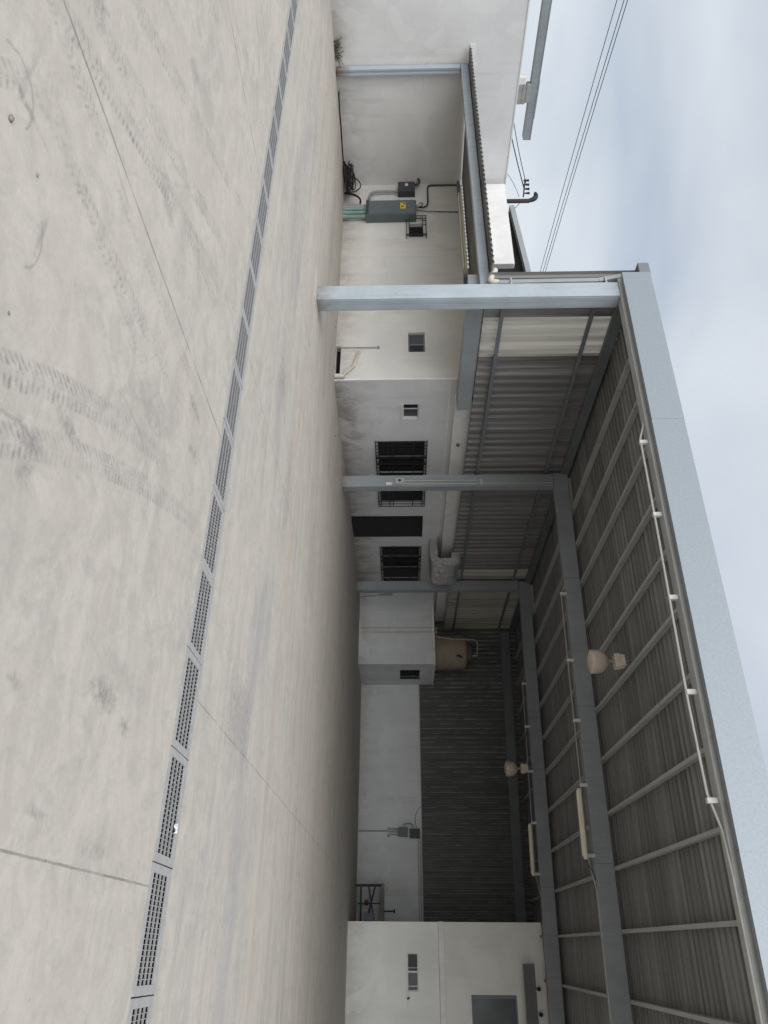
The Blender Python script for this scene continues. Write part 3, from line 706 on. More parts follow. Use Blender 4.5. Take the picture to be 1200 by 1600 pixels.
# two wide barred windows on the side wall
def barred(y0, y1, z0, z1):
    wf = MB(); sash(wf, XS-0.12, XS-0.08, y0, y1, z0, z1, 0.035)
    n = 4
    for k in range(1, n): wf.box(XS-0.118, XS-0.082, y0+(y1-y0)*k/n-0.02, y0+(y1-y0)*k/n+0.02, z0+0.035, z1-0.035)
    w = wf.build('window', 'white_frame', ob)
    for k in range(n):
        a_, b_ = y0+(y1-y0)*k/n+0.021, y0+(y1-y0)*(k+1)/n-0.021
        MB().box(XS-0.105, XS-0.095, a_, b_, z0+0.036, z1-0.036).build('pane', 'glass' if k != 1 else 'void', w)
    gb = MB(); xx = XS+0.05
    for z_ in (z0-0.02, z0+0.05, z0+0.30, z0+0.40, z1-0.32, z1-0.05, z1+0.02): gb.bar((xx, y0-0.04, z_), (xx, y1+0.04, z_), 0.018, 0.022)
    nb = int((y1-y0)/0.135)
    for k in range(nb+1):
        y_ = y0-0.03+(y1-y0+0.06)*k/nb
        gb.bar((xx+0.014, y_, z0-0.03), (xx+0.014, y_, z1+0.03), 0.014, 0.014)
    for y_ in (y0-0.02, (y0+y1)/2, y1+0.02):
        for z_ in (z0-0.02, z1+0.02): gb.bar((xx, y_, z_), (XS+0.003, y_, z_), 0.016, 0.016)
    for y_ in (y0+0.62, y0+0.9, y0+1.5): gb.bar((xx+0.016, y_, z0-0.02), (xx+0.016, y_, z1+0.02), 0.05, 0.012)
    gb.build('window_grille', 'iron', w)
barred(14.72, 17.75, 0.88, 2.15)
barred(20.32, 23.6, 0.84, 2.11)
# door
df = MB(); sash(df, XS-0.06, XS+0.012, 18.43, 19.67, 0.012, 2.15, 0.05)
dr = df.build('door', 'iron', ob)
MB().box(XS-0.05, XS-0.02, 18.482, 19.618, 0.064, 2.098).build('door_leaf', 'void', dr)
m = MB(); m.box(XS+0.0125, XS+0.03, 18.52, 18.56, 0.1, 2.05); m.box(XS+0.0125, XS+0.03, 18.44, 19.66, 2.10, 2.14); m.box(XS-0.019, XS+0.0, 18.60, 19.50, 1.2, 1.23)
m.build('door_bar', 'iron', dr)

# ------------------------------------------------------------------ lean-to canopy against the left walls
lt = thing('lean_to_canopy', 'grey steel lean-to canopy over the corner with corrugated roof and one post', 'canopy', (-17.95, 9.3, 0))
m = MB(); m.box(-18.06, -17.90, 9.22, 9.27, 0.012, 2.975); m.box(-18.06, -17.90, 9.32, 9.37, 0.012, 2.975); m.box(-18.04, -17.92, 9.27, 9.32, 0.012, 2.975)
m.build('post', 'rust_post', lt, 0.006)
MB().box(-18.09, -10.25, 9.22, 9.38, 2.985, 3.165).build('beam', 'steel', lt, 0.012)
MB().box(-18.08, -10.95, 9.72, 9.78, 3.045, 3.165).build('purlin', 'steel_dark', lt)
MB().box(-18.08, -11.2, 12.30, 12.36, 3.08, 3.165).build('purlin', 'steel_dark', lt)
MB().corr((-18.08, 8.86, 3.17), (1, 0, 0), (0, 1, 0.015), 7.5, 3.42, 0.15, 0.05, (0, 0, 1), 'sine').build('roof_sheet', 'lean', lt)
MB().box(-18.095, -18.075, 8.80, 9.55, 3.19, 3.30).build('flashing', 'trim', lt)
fl = thing('tube_light', 'twin cream fluorescent tube light hung under the lean-to canopy', 'light', (-15.6, 12.0, 3.1))
MB().box(-17.1, -14.1, 11.93, 12.07, 3.10, 3.04+0.1).build('housing', 'tube', fl, 0.01)
for y_ in (11.96, 12.04): MB().tube([(-17.05, y_, 3.065), (-14.15, y_, 3.065)], 0.02).build('tube', 'tube', fl)
MB().box(-14.13, -13.95, 11.95, 12.05, 3.05, 3.16).build('end_clip', 'conduit_pale', fl)

# ------------------------------------------------------------------ electrical cabinet and meter
ec = thing('electrical_cabinet', 'tall dark grey electrical cabinet with yellow sticker on the corner wall', 'electrical cabinet', (-16.75, 12.39, 0.6))
MB().box(-17.04, -16.47, 12.13, 12.397, 0.62, 1.95).build('cabinet_body', 'cab', ec, 0.012)
dd = MB().box(-17.02, -16.49, 12.115, 12.1285, 0.70, 1.90).build('cabinet_door', 'cab', ec, 0.005)
MB().box(-17.03, -16.48, 12.10, 12.127, 0.625, 0.685).build('base_trim', 'cab_dark', ec, 0.004)
MB().tube([(-16.75, 12.118, 1.75), (-16.75, 12.095, 1.75)], 0.022).build('lock', 'conduit', dd)
MB().box(-17.06, -17.041, 12.2, 12.28, 1.08, 1.18).build('knob', 'cab_dark', ec)
st = MB().box(-16.90, -16.66, 12.108, 12.1135, 1.53, 1.67).build('warning_sticker', 'yellow', ec)
m = MB(); m.box(-16.87, -16.82, 12.1055, 12.107, 1.60, 1.655); m.add([(-16.79, 12.107, 1.555), (-16.70, 12.107, 1.555), (-16.745, 12.107, 1.64)], [(0, 1, 2)])
m.build('sticker_mark', 'ink', st)
for x_, mt in ((-16.98, 'conduit'), (-16.88, 'pvc_green'), (-16.73, 'pvc_green'), (-16.57, 'pvc_green')):
    p = MB(); p.tube([(x_, 12.27, 0), (x_, 12.27, 0.62)], 0.052, 12); p.tube([(x_, 12.27, 0.54), (x_, 12.27, 0.615)], 0.06, 12); p.tube([(x_, 12.27, 0.0), (x_, 12.27, 0.07)], 0.06, 12)
    p.build('supply_pipe', mt, ec)
p = MB(); p.tube([(-16.98, 12.3, 1.95), (-16.98, 12.3, 2.03)] + arc((-16.98, 12.32, 2.03), (-16.98, 12.33, 2.26), (-17.2, 12.34, 2.27)) + arc((-17.85, 12.36, 2.28), (-17.98, 12.36, 2.28), (-17.98, 12.36, 2.40)) + [(-17.98, 12.36, 3.1)], 0.022)
p.tube([(-16.85, 12.32, 1.95), (-16.85, 12.35, 2.3), (-16.83, 12.37, 3.1)], 0.012)
p.tube([(-16.94, 12.3, 1.95)] + arc((-16.94, 12.3, 2.0), (-16.95, 12.2, 2.2), (-17.15, 12.3, 2.1)) + [(-17.1, 12.3, 1.95)], 0.012)
p.build('feed_conduit', 'cab_dark', ec)
MB().box(-17.04, -16.95, 12.2, 12.3, 1.952, 2.02).build('junction_box', 'paper', ec, 0.005)
mt = thing('meter_box', 'small dark grey meter box in the wall corner above the cabinet', 'meter box', (-17.75, 12.39, 1.45))
MB().box(-17.93, -17.52, 12.2, 12.397, 1.47, 1.93).build('meter_body', 'cab_dark', mt, 0.01)
MB().box(-17.84, -17.74, 12.19, 12.199, 1.66, 1.74).build('meter_label', 'paper', mt)
p = MB(); p.tube([(-17.66, 12.3, 1.47), (-17.66, 12.3, 1.05)] + arc((-17.66, 12.3, 1.0), (-17.66, 12.28, 0.72), (-17.4, 12.27, 0.70)) + [(-17.045, 12.27, 0.70)], 0.035, 10)
p.build('conduit', 'conduit', mt)
p = MB(); p.tube(arc((-17.88, 12.28, 1.93), (-17.9, 12.25, 2.1), (-18.04, 12.2, 2.02)), 0.04, 8)
p.build('cable_gland', 'cab_dark', mt)

# heap of black cable in the corner
p = MB()
for k in range(15):
    cx, cy = -17.72+random.uniform(-.12, .12), 11.95+random.uniform(-.15, .1); rx, ry = random.uniform(.22, .42), random.uniform(.16, .32); tl = random.uniform(-0.3, 0.5)
    pts = []
    for i in range(22):
        a_ = 2*math.pi*i/21+k
        pts.append((cx+rx*math.cos(a_), min(12.36, cy+ry*math.sin(a_)), max(0.016, 0.05+0.018*k*0.8+tl*0.16*math.sin(a_)+random.uniform(-.008, .008))))
    p.tube(pts, 0.013, 6)
p.tube([(-17.5, 12.2, 0.05)] + arc((-17.6, 12.25, 0.3), (-17.62, 12.1, 0.62), (-17.92, 12.05, 0.3)) + [(-17.9, 11.9, 0.03)], 0.015, 6)
p.tube(arc((-17.4, 12.15, 0.04), (-17.1, 12.0, 0.55), (-17.08, 12.25, 0.45)), 0.03, 6)
p.tube([(-17.85, 11.9, 0.02), (-17.95, 11.3, 0.016), (-18.0, 10.7, 0.02), (-17.98, 10.2, 0.016), (-18.03, 9.8, 0.03)], 0.018, 6)
tag(p.build('cable_heap', 'cable'), 'tangled heap of black cable on the ground in the wall corner', 'cable')

# weeds at the foot of the boundary wall
wd = thing('weed_plant', 'scruffy green weed growing at the foot of the boundary wall', 'plant', (-18.0, 8.85, 0))
sp, lf = MB(), MB()
for k in range(42):
    a_ = random.uniform(-1.4, 1.4); ht = random.uniform(0.05, 0.21); by = 8.85+random.uniform(-.22, .2)
    tip = (-18.0+abs(math.cos(a_))*random.uniform(.03, .16), by+math.sin(a_)*random.uniform(0.05, .22), ht)
    pts = arc((-18.04, by, 0), (-18.03, by, ht*.7), tip, 4); sp.tube(pts, 0.004, 4)
    for q_ in range(8):
        pp = pts[random.randint(1, 4)] + Vector((random.uniform(-.02, .05), random.uniform(-.05, .05), random.uniform(-.03, .03)))
        d1 = Vector((random.uniform(-1, 1), random.uniform(-1, 1), random.uniform(-.4, .8))).normalized()*random.uniform(.02, .045); d2 = d1.cross(Vector((random.random(), random.random(), 1))).normalized()*random.uniform(.006, .013)
        lf.add([pp, pp+d1*.5+d2, pp+d1, pp+d1*.5-d2], [(0, 1, 2, 3)])
sp.build('stem', 'stem', wd); lf.build('foliage', 'leaf', wd)

# ------------------------------------------------------------------ pipes on the front wall
p = MB()
p.tube([(-11.80, YF-0.002, 0.55), (-11.80, 12.33, 0.55), (-11.36, 12.33, 0.44)], 0.03, 10); p.tube([(-11.37, 12.33, 0.45), (-11.10, 12.33, 0.21), (-11.06, 12.33, 0.20)], 0.03, 10)
p.tube([(-11.06, 12.33, 0.012), (-11.06, 12.33, 0.24)], 0.055, 12)
tag(p.build('drain_pipe', 'pvc'), 'bent cream drain pipe at the foot of the office corner', 'pipe')
p = MB(); p.tube([(-11.97, 12.37, 0.012), (-11.96, 12.37, 0.98)], 0.012, 6); p.tube([(-11.96, 12.397, 1.0), (-11.96, 12.33, 1.0)], 0.022, 8)
tag(p.build('standpipe', 'conduit'), 'thin grey upright pipe with a tap below the two-light window', 'pipe')

# ------------------------------------------------------------------ open steel shed
XC = -10.05
YR = [9.12, 15.35, 21.7, 26.05]
X0, X1 = -10.35, 9.0
zt = lambda x: 5.72-0.025*(x+10.3)
sh = thing('open_shed', 'open-fronted grey steel shed with mono-pitch ribbed roof and blue-grey columns', 'shed', (XC, 9.12, 0))
def colm(x0, x1, y0, y1, z1, m):
    b = MB(); b.box(x0, x1, y0, y1, 0.006, z1)
    b.box(x1+0.0005, x1+0.006, y0+0.03, (y0+y1)/2-0.01, 0.05, z1-0.05); b.box(x1+0.0005, x1+0.006, (y0+y1)/2+0.01, y1-0.03, 0.05, z1-0.05)
    o = b.build('column', m, sh, 0.012); return o
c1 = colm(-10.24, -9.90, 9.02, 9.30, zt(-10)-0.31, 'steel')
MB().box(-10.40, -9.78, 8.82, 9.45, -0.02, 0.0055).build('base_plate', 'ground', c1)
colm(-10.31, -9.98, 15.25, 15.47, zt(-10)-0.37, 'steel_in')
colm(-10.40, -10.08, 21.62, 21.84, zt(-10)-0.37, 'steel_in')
def slope_box(mb, xa, xb, y0, y1, dz0, dz1):
    vs = []
    for x_ in (xa, xb):
        for y_, dz in ((y0, dz0), (y1, dz0), (y1, dz1), (y0, dz1)): vs.append((x_, y_, zt(x_)+dz))
    return mb.add(vs, [(0, 1, 2, 3), (7, 6, 5, 4), (0, 4, 5, 1), (1, 5, 6, 2), (2, 6, 7, 3), (3, 7, 4, 0)])
slope_box(MB(), X0, X1, 9.03, 9.22, -0.30, -0.003).build('rafter', 'purlin', sh, 0.008)
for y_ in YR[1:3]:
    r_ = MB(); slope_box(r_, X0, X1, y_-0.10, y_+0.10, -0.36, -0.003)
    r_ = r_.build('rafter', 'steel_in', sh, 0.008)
    for x_ in (-7.4, -4.4, -1.4, 1.6): slope_box(MB(), x_, x_+0.012, y_-0.103, y_+0.103, -0.364, -0.01).build('splice_seam', 'steel_dark', r_)
slope_box(MB(), X0, X1, 25.95, 26.15, -0.48, -0.15).build('rafter', 'steel_dark', sh, 0.008)
for x_ in [-9.29, -8.29, -7.28, -6.27, -5.30, -4.32, -3.31, -2.29, -1.31, -0.28, 0.78, 1.80, 2.82, 3.84, 4.86, 5.88, 6.9, 7.92, 8.9]:
    b = MB(); z_ = zt(x_)
    b.box(x_-0.03, x_+0.03, 9.02, 26.2, z_, z_+0.006); b.box(x_+0.024, x_+0.03, 9.02, 26.2, z_+0.006, z_+0.10); b.box(x_-0.03, x_+0.024, 9.02, 26.2, z_+0.094, z_+0.10)
    b.build('purlin', 'purlin', sh)
MB().box(-10.40, -10.30, 9.3, 26.1, 5.56, 5.76).build('eaves_beam', 'green_steel', sh, 0.006)
MB().corr((X0-0.25, 8.98, zt(X0-0.25)+0.105), (0, 1, 0), Vector((1, 0, -0.025)), 17.3, X1-X0+0.25, 0.20, 0.065, (0, 0, 1), 'trap').build('roof_sheet', 'roof', sh)
# fascia of folded sheets, lapped at the joints
fx = [-10.36, -9.98, -7.07, -4.02, -0.97, 2.1, 5.1, 9.0]
for i in range(len(fx)-1):
    f = MB(); o_ = 0.004*(i % 2)
    slope_box(f, fx[i], fx[i+1]+0.03, 8.90-o_, 8.915-o_, -0.25, 0.25); slope_box(f, fx[i], fx[i+1]+0.03, 8.916-o_, 8.98-o_, -0.25, -0.244); slope_box(f, fx[i], fx[i+1]+0.03, 8.916-o_, 8.99-o_, 0.242, 0.25)
    f.build('fascia_sheet', 'galv', sh)
# gutter end and downpipe beside the front column
MB().box(-10.64, -10.365, 8.93, 9.25, 5.80, 6.0).build('gutter_end', 'steel_dark', sh, 0.01)
d_ = MB(); d_.bar((-10.52, 9.10, 5.80), (-10.36, 9.10, 5.1), 0.09, 0.09, (0, 1, 0)); d_.bar((-10.36, 9.10, 5.1), (-10.34, 9.10, 3.28), 0.09, 0.09, (0, 1, 0))
d_ = d_.build('downpipe', 'steel_in', sh)
for z_ in (3.5, 5.2): MB().box(-10.41, -10.242, 9.03, 9.17, z_, z_+0.03).build('pipe_bracket', 'galv_dull', d_)
k_ = MB(); k_.tube([(-10.36, 9.1, 3.3), (-10.37, 9.1, 3.25)] + arc((-10.38, 9.1, 3.2), (-10.4, 9.1, 3.12), (-10.55, 9.1, 3.2)) + [(-10.7, 9.1, 3.26)], 0.055, 10)
k_.build('pipe_elbow', 'pvc', d_)
# side cladding with translucent strips
def side(y0, y1, m, nm='side_sheet', z0=3.12, x=-10.52):
    MB().corr((x, y0, z0), (0, 1, 0), (0, 0, 1), y1-y0, 5.87-z0, 0.24, 0.05, (1, 0, 0), 'trap').build(nm, m, sh)
side(9.0, 10.10, 'side'); side(10.08, 11.14, 'lucent', 'translucent_sheet', x=-10.515); side(11.12, 21.02, 'side'); side(21.0, 21.56, 'lucent_far', 'translucent_sheet', x=-10.515); side(21.54, 22.45, 'side'); side(22.43, 26.2, 'lucent_far', 'translucent_sheet', x=-10.515)
for z_ in (3.46, 5.18):
    b = MB()
    b.box(-10.45, -10.385, 9.25, 26.1, z_-0.035, z_+0.035)
    b.build('girt', 'steel_dark', sh)
MB().box(-10.92, -10.535, 9.39, 12.94, 2.79, 3.10).build('eaves_tie', 'steel_in', sh)
MB().box(-11.05, -10.535, 12.3, 26.2, 3.165, 3.18).build('gap_blocker', 'steel_dark', sh)  # added strip, blocks light leaking in over the upstand
for y_ in YR[1:3]: MB().box(-10.30, -9.4, y_+0.06, y_+0.12, 5.725, 5.83).build('filler_strip', 'tube', sh)
# back cladding
MB().corr((-11.6, 26.06, 2.10), (1, 0, 0), (0, 0, 1), 20.5, 3.85, 0.165, 0.06, (0, -1, 0), 'trap').build('back_sheet', 'back', sh)
# cable runs along the rafters on stand-off brackets
def cable_run(pts, stubs, y_, r_, dz):
    p = MB(); p.tube(pts, r_, 6); p = p.build('cable_run', 'conduit_pale', sh)
    for x_ in stubs:
        MB().box(x_-0.03, x_+0.03, y_-0.03, y_+0.03, dz(x_)-0.02, dz(x_)+0.13).build('standoff', 'white_frame', p)
zc = lambda x: zt(x)-0.40
cable_run([(-7.17, 9.12, 5.36), (-6.81, 9.12, zc(-6.8)), (-5.39, 9.12, zc(-5.39)), (-4.04, 9.12, zc(-4.0)-0.01), (-2.67, 9.12, zc(-2.67)-0.02), (-1.59, 9.12, zc(-1.59)), (-1.17, 9.1, zt(-1.17)-0.31), (-0.7, 9.05, zt(-.7)-0.31), (1.5, 9.05, zt(1.5)-0.31)], (-6.75, -5.44, -4.12, -2.81, -1.51), 9.12, 0.017, zc)
zc2 = lambda x: zt(x)-0.47
cable_run([(-7.2, 15.27, zt(-7.2)-0.37), (-7.0, 15.27, zc2(-7)), (-5.41, 15.27, zc2(-5.4)), (-2.8, 15.27, zc2(-2.8)), (-1.46, 15.27, zc2(-1.4)), (-0.9, 15.27, zt(-0.9)-0.37), (1.5, 15.25, zt(1.5)-0.37)], (-7.0, -5.41, -4.1, -2.81, -1.53), 15.27, 0.011, zc2)
cable_run([(-7.2, 21.62, zt(-7.2)-0.37), (-6.9, 21.62, zc2(-7)), (-5.41, 21.62, zc2(-5.4)), (-2.98, 21.62, zc2(-2.8)), (-1.7, 21.62, zc2(-1.7)), (-1.2, 21.62, zt(-1.2)-0.37)], (-6.92, -5.62, -4.35, -2.98, -1.71), 21.62, 0.011, zc2)

# switch box and conduit on the middle column
sw = thing('switch_box', 'small grey switch box with conduit fixed to the middle shed column', 'switch', (-10.12, 15.24, 1.3))
MB().box(-10.20, -10.05, 15.19, 15.247, 1.36, 1.58).build('box_body', 'conduit_pale', sw, 0.008)
MB().box(-10.15, -10.09, 15.182, 15.189, 1.43, 1.50).build('switch_plate', 'ink', sw)
MB().box(-10.07, -9.99, 15.19, 15.247, 1.12, 1.28).build('socket', 'white_frame', sw, 0.006)
p = MB(); p.tube([(-10.12, 15.22, 1.58), (-10.12, 15.22, 3.52)], 0.014, 8); p.tube([(-10.03, 15.22, 1.28), (-10.03, 15.22, 5.3)], 0.012, 8)
p.box(-10.16, -9.99, 15.2, 15.247, 3.5, 3.55)
p.build('conduit', 'conduit_pale', sw)
vs = thing('round_sensor', 'small round grey sensor on the white office roof upstand', 'sensor', (-10.79, 14.6, 2.93))
MB().tube([(-10.799, 14.6, 2.93), (-10.76, 14.6, 2.93)], 0.05, 14).build('housing', 'conduit', vs)
MB().tube([(-10.76, 14.6, 2.93), (-10.74, 14.6, 2.93)], 0.025, 12).build('lens', 'ink', vs)

# ------------------------------------------------------------------ foil air duct
ad = thing('air_duct', 'silver foil-wrapped air duct bent round the white roof upstand above the barred windows', 'duct', (-10.4, 20.5, 2.4))
def u_profile(o):
    """outline of the U bend in x and z, pushed out by o"""
    pts = [(-10.995, 2.40-o), (-10.7, 2.40-o), (-10.42, 2.40-o)]
    for k in range(1, 7):
        a_ = R(-90+15*k); pts.append((-10.36+(0.31+o)*math.cos(a_), 2.71+(0.31+o)*math.sin(a_)))
    pts.append((-10.05+o, 2.86))
    for k in range(0, 7):
        a_ = R(15*k); pts.append((-10.33+(0.28+o)*math.cos(a_), 3.03+(0.28+o)*math.sin(a_)))
    return pts + [(-10.5, 3.31+o)]
def u_inner():
    pts = [(-10.995, 2.62), (-10.7, 2.62), (-10.42, 2.62)]
    for k in range(1, 7):
        a_ = R(-90+15*k); pts.append((-10.38+0.07*math.cos(a_), 2.69+0.07*math.sin(a_)))
    pts.append((-10.31, 2.86))
    for k in range(0, 7):
        a_ = R(15*k); pts.append((-10.37+0.06*math.cos(a_), 3.0+0.06*math.sin(a_)))
    return pts + [(-10.5, 3.06)]
po, pi_ = u_profile(0), u_inner(); npf = len(po); nyy = 22; yA, yB = 19.82, 21.2
b = MB(); vs = []
jt = lambda q_: random.uniform(-q_, q_)
for k in range(nyy+1):
    y_ = yA+(yB-yA)*k/nyy
    wv_ = 0.010*math.sin(k*1.9)
    for (x_, z_) in po: vs.append((x_+jt(.006)+wv_*0.5, y_+jt(.008), z_+jt(.006)))
b.add(vs, [(k*npf+q_, k*npf+q_+1, (k+1)*npf+q_+1, (k+1)*npf+q_) for k in range(nyy) for q_ in range(npf-1)], True)
b.build('duct_skin', 'foil', ad)
for y_, sg_ in ((yA, -1), (yB, 1)):
    b = MB(); vs = []; m_ = 4
    for q_ in range(npf):
        for w_ in range(m_+1):
            f_ = w_/m_; bulge = 0.0 if w_ in (0, m_) else jt(.012)
            vs.append((po[q_][0]*(1-f_)+pi_[q_][0]*f_, y_+bulge, po[q_][1]*(1-f_)+pi_[q_][1]*f_))
    b.add(vs, [(q_*(m_+1)+w_, q_*(m_+1)+w_+1, (q_+1)*(m_+1)+w_+1, (q_+1)*(m_+1)+w_) for q_ in range(npf-1) for w_ in range(m_)], False)
    b.build('duct_cheek', 'foil', ad)
for ya_, yb_ in ((yA-0.006, yA+0.05), (20.42, 20.49), (20.9, 20.95)):
    pb = u_profile(0.014); b = MB(); vs = []
    for y_ in (ya_, yb_): vs += [(x_+jt(.003), y_+jt(.010), z_+jt(.003)) for (x_, z_) in pb]
    b.add(vs, [(q_, q_+1, npf+q_+1, npf+q_) for q_ in range(npf-1)], True)
    b.build('foil_tape', 'alu', ad)
MB().bar((-10.78, 19.55, 2.66), (-10.78, 20.1, 2.66), 0.05, 0.10).build('duct_strap', 'timber', ad)

# lamp-like sleeve with wire on the side wall
p = thing('wall_conduit', 'thin grey cable rising to a short pale sleeve behind the far column', 'conduit', (-10.85, 23.76, 0))
MB().tube([(-10.8, 23.76, 0.01), (-10.84, 23.76, 0.35), (-10.88, 23.76, 0.70)], 0.01, 6).build('cable', 'cab_dark', p)
MB().tube([(-10.88, 23.76, 0.70), (-10.89, 23.76, 1.18)], 0.035, 8).build('sleeve', 'conduit', p)

# ------------------------------------------------------------------ tank room, tank
tr = thing('tank_room', 'small white room with a flat roof in the far shed corner', 'building', (-9.6, 23.8, 0))
MB().wall((-10.98, 23.8, 0), (1, 0, 0), (0, -1, 0), 2.68, 2.56, 0.15).build('front_wall', 'wall_far', tr)
MB().wall((-8.3, 23.803, 0), (0, 1, 0), (1, 0, 0), 2.25, 2.56, 0.148, [(0.6, 1.62, 1.42, 2.12)]).build('side_wall', 'wall_far', tr)
MB().box(-10.97, -8.26, 23.76, 26.0, 2.563, 2.64).build('roof_slab', 'trim', tr, 0.01)
v = MB(); sash(v, -8.36, -8.31, 24.40, 25.42, 1.42, 2.12, 0.03); vg = v.build('vent_grille', 'iron', tr)
v = MB()
for k in range(9): v.bar((-8.33, 24.43, 1.36+0.09*k), (-8.33, 25.39, 1.36+0.09*k+0.06), 0.012, 0.012)
for k in range(12): v.bar((-8.34, 24.45+0.085*k, 1.44), (-8.34, 24.45+0.085*k, 2.10), 0.010, 0.010)
v.build('mesh', 'iron', vg)
MB().box(-8.446, -8.43, 24.3, 25.5, 1.35, 2.2).build('black_backing', 'void', tr)
p = MB()
for x_ in (-9.62, -9.45): p.tube([(x_, 23.77, 0.0), (x_, 23.77, 2.7)], 0.018, 8)
p.build('riser_pipe', 'pvc', tr)
wt = thing('water_tank', 'tan plastic water tank standing on the small white room', 'water tank', (-9.15, 25.0, 2.64))
prof = [(0.56, 2.642), (0.60, 2.68)]
for k in range(5):
    z_ = 2.75+0.2*k; prof += [(0.60, z_), (0.612, z_+0.02), (0.60, z_+0.04)]
prof += [(0.60, 3.70), (0.57, 3.76), (0.40, 3.84)]
MB().lathe(-9.15, 25.0, prof, 28).build('tank_body', 'tank', wt)
MB().lathe(-9.15, 25.0, [(0.36, 3.842), (0.36, 3.98), (0.30, 4.03), (0.1, 4.05)], 24).build('tank_lid', 'tank_lid', wt)
p = MB(); p.tube([(-9.62, 23.77, 2.7), (-9.62, 24.3, 2.72), (-9.5, 24.34, 2.74), (-9.42, 24.36, 3.3), (-9.42, 24.4, 3.95)] + arc((-9.42, 24.4, 4.0), (-9.42, 24.42, 4.2), (-9.2, 24.6, 4.2)) + [(-8.95, 24.75, 4.18), (-8.93, 24.76, 3.9)], 0.02, 8)
p.build('filler_pipe', 'pvc', wt)
p = MB(); p.tube([(-8.85, 24.48, 3.45), (-8.83, 24.40, 3.5), (-8.75, 24.4, 3.6)], 0.03, 8); p.tube([(-8.8, 24.40, 3.42), (-8.8, 24.40, 3.62)], 0.015, 6)
p.build('valve', 'cab_dark', wt)

# ------------------------------------------------------------------ low white wall under the back cladding
lw = thing('back_wall', 'low white rendered wall below the dark ribbed back cladding', 'wall', (-4.4, 26.0, 0))
MB().wall((-8.29, 26.0, 0), (1, 0, 0), (0, -1, 0), 17.2, 2.12, 0.15).build('wall_face', 'wall_far', lw)
MB().box(-8.28, 8.9, 25.985, 26.05, 2.123, 2.145).build('cap_flashing', 'steel_dark', lw)
# switchgear
sg = thing('switchgear', 'grey switchgear cluster with pipes on the low white back wall', 'electrical box', (-3.3, 25.95, 1.2))
MB().box(-3.42, -3.14, 25.82, 25.996, 1.36, 1.66).build('switch_body', 'cab', sg, 0.01)
MB().box(-3.38, -3.10, 25.84, 25.996, 1.72, 2.06).build('breaker_box', 'cab_dark', sg, 0.01)
MB().tube(arc((-3.42, 25.9, 1.85), (-3.62, 25.9, 1.8), (-3.5, 25.9, 1.5)), 0.02, 6).build('lever', 'conduit', sg)
p = MB(); p.tube([(-3.32, 25.97, 0), (-3.32, 25.97, 0.98)], 0.02, 8)
for dx in (-0.09, 0.0, 0.09): p.tube([(-3.29+dx, 25.93, 1.0), (-3.29+dx, 25.93, 1.4)], 0.018, 8)
p.box(-3.42, -3.36, 25.90, 25.99, 0.98, 1.06); p.box(-3.2, -3.14, 25.90, 25.99, 0.98, 1.06)
p.build('riser_conduit', 'conduit', sg)
p = MB(); p.tube([(-3.16, 25.96, 2.0), (-0.5, 25.96, 2.0)], 0.016, 8); p.tube([(-3.12, 25.96, 2.07), (-0.5, 25.96, 2.07)], 0.022, 8)
p.build('wall_conduit', 'conduit_pale', sg)
p = MB(); p.tube(arc((-3.4, 25.95, 1.95), (-3.8, 25.93, 1.8), (-4.1, 25.96, 2.11), 8), 0.008, 5); p.build('loose_cable', 'cable', sg)

# work stand half hidden by the right building
ws = thing('work_stand', 'old black metal work stand with a timber top by the back wall', 'workbench', (-1.2, 25.3, 0))
for x_ in (-1.66, -0.55):
    for y_ in (25.0, 25.55): MB().box(x_-0.02, x_+0.02, y_-0.02, y_+0.02, 0, 0.81).build('leg', 'iron', ws)
b = MB()
for y_ in (25.0, 25.55):
    b.bar((-1.64, y_, 0.18), (-0.57, y_, 0.18), 0.03, 0.03); b.bar((-1.64, y_, 0.42), (-0.57, y_, 0.62), 0.02, 0.03); b.bar((-1.64, y_, 0.62), (-0.57, y_, 0.35), 0.02, 0.03)
for x_ in (-1.66, -0.55): b.bar((x_, 25.0, 0.18), (x_, 25.55, 0.18), 0.03, 0.03)
b.bar((-1.15, 25.0, 0.1), (-1.15, 25.0, 0.8), 0.04, 0.04)
b.build('brace', 'iron', ws)
MB().box(-1.70, -0.5, 24.94, 25.62, 0.812, 0.90).build('timber_top', 'timber', ws, 0.006)
MB().tube([(-1.56, 25.1, 0.90), (-1.56, 25.1, 1.02)], 0.05, 10).build('vice_post', 'pvc', ws)
b = MB(); b.tube([(-0.95, 25.1, 0.90), (-0.95, 25.1, 1.24)], 0.02, 8); b.tube([(-1.01, 25.1, 1.22), (-0.89, 25.1, 1.22)], 0.02, 8); b.build('handle', 'iron', ws)
MB().box(-1.25, -1.1, 24.98, 25.15, 0.3, 0.42).build('clamp', 'red', ws, 0.01)
MB().box(-0.9, -0.6, 24.97, 25.3, 0.3, 0.6).build('tool_box', 'steel_dark', ws, 0.01)

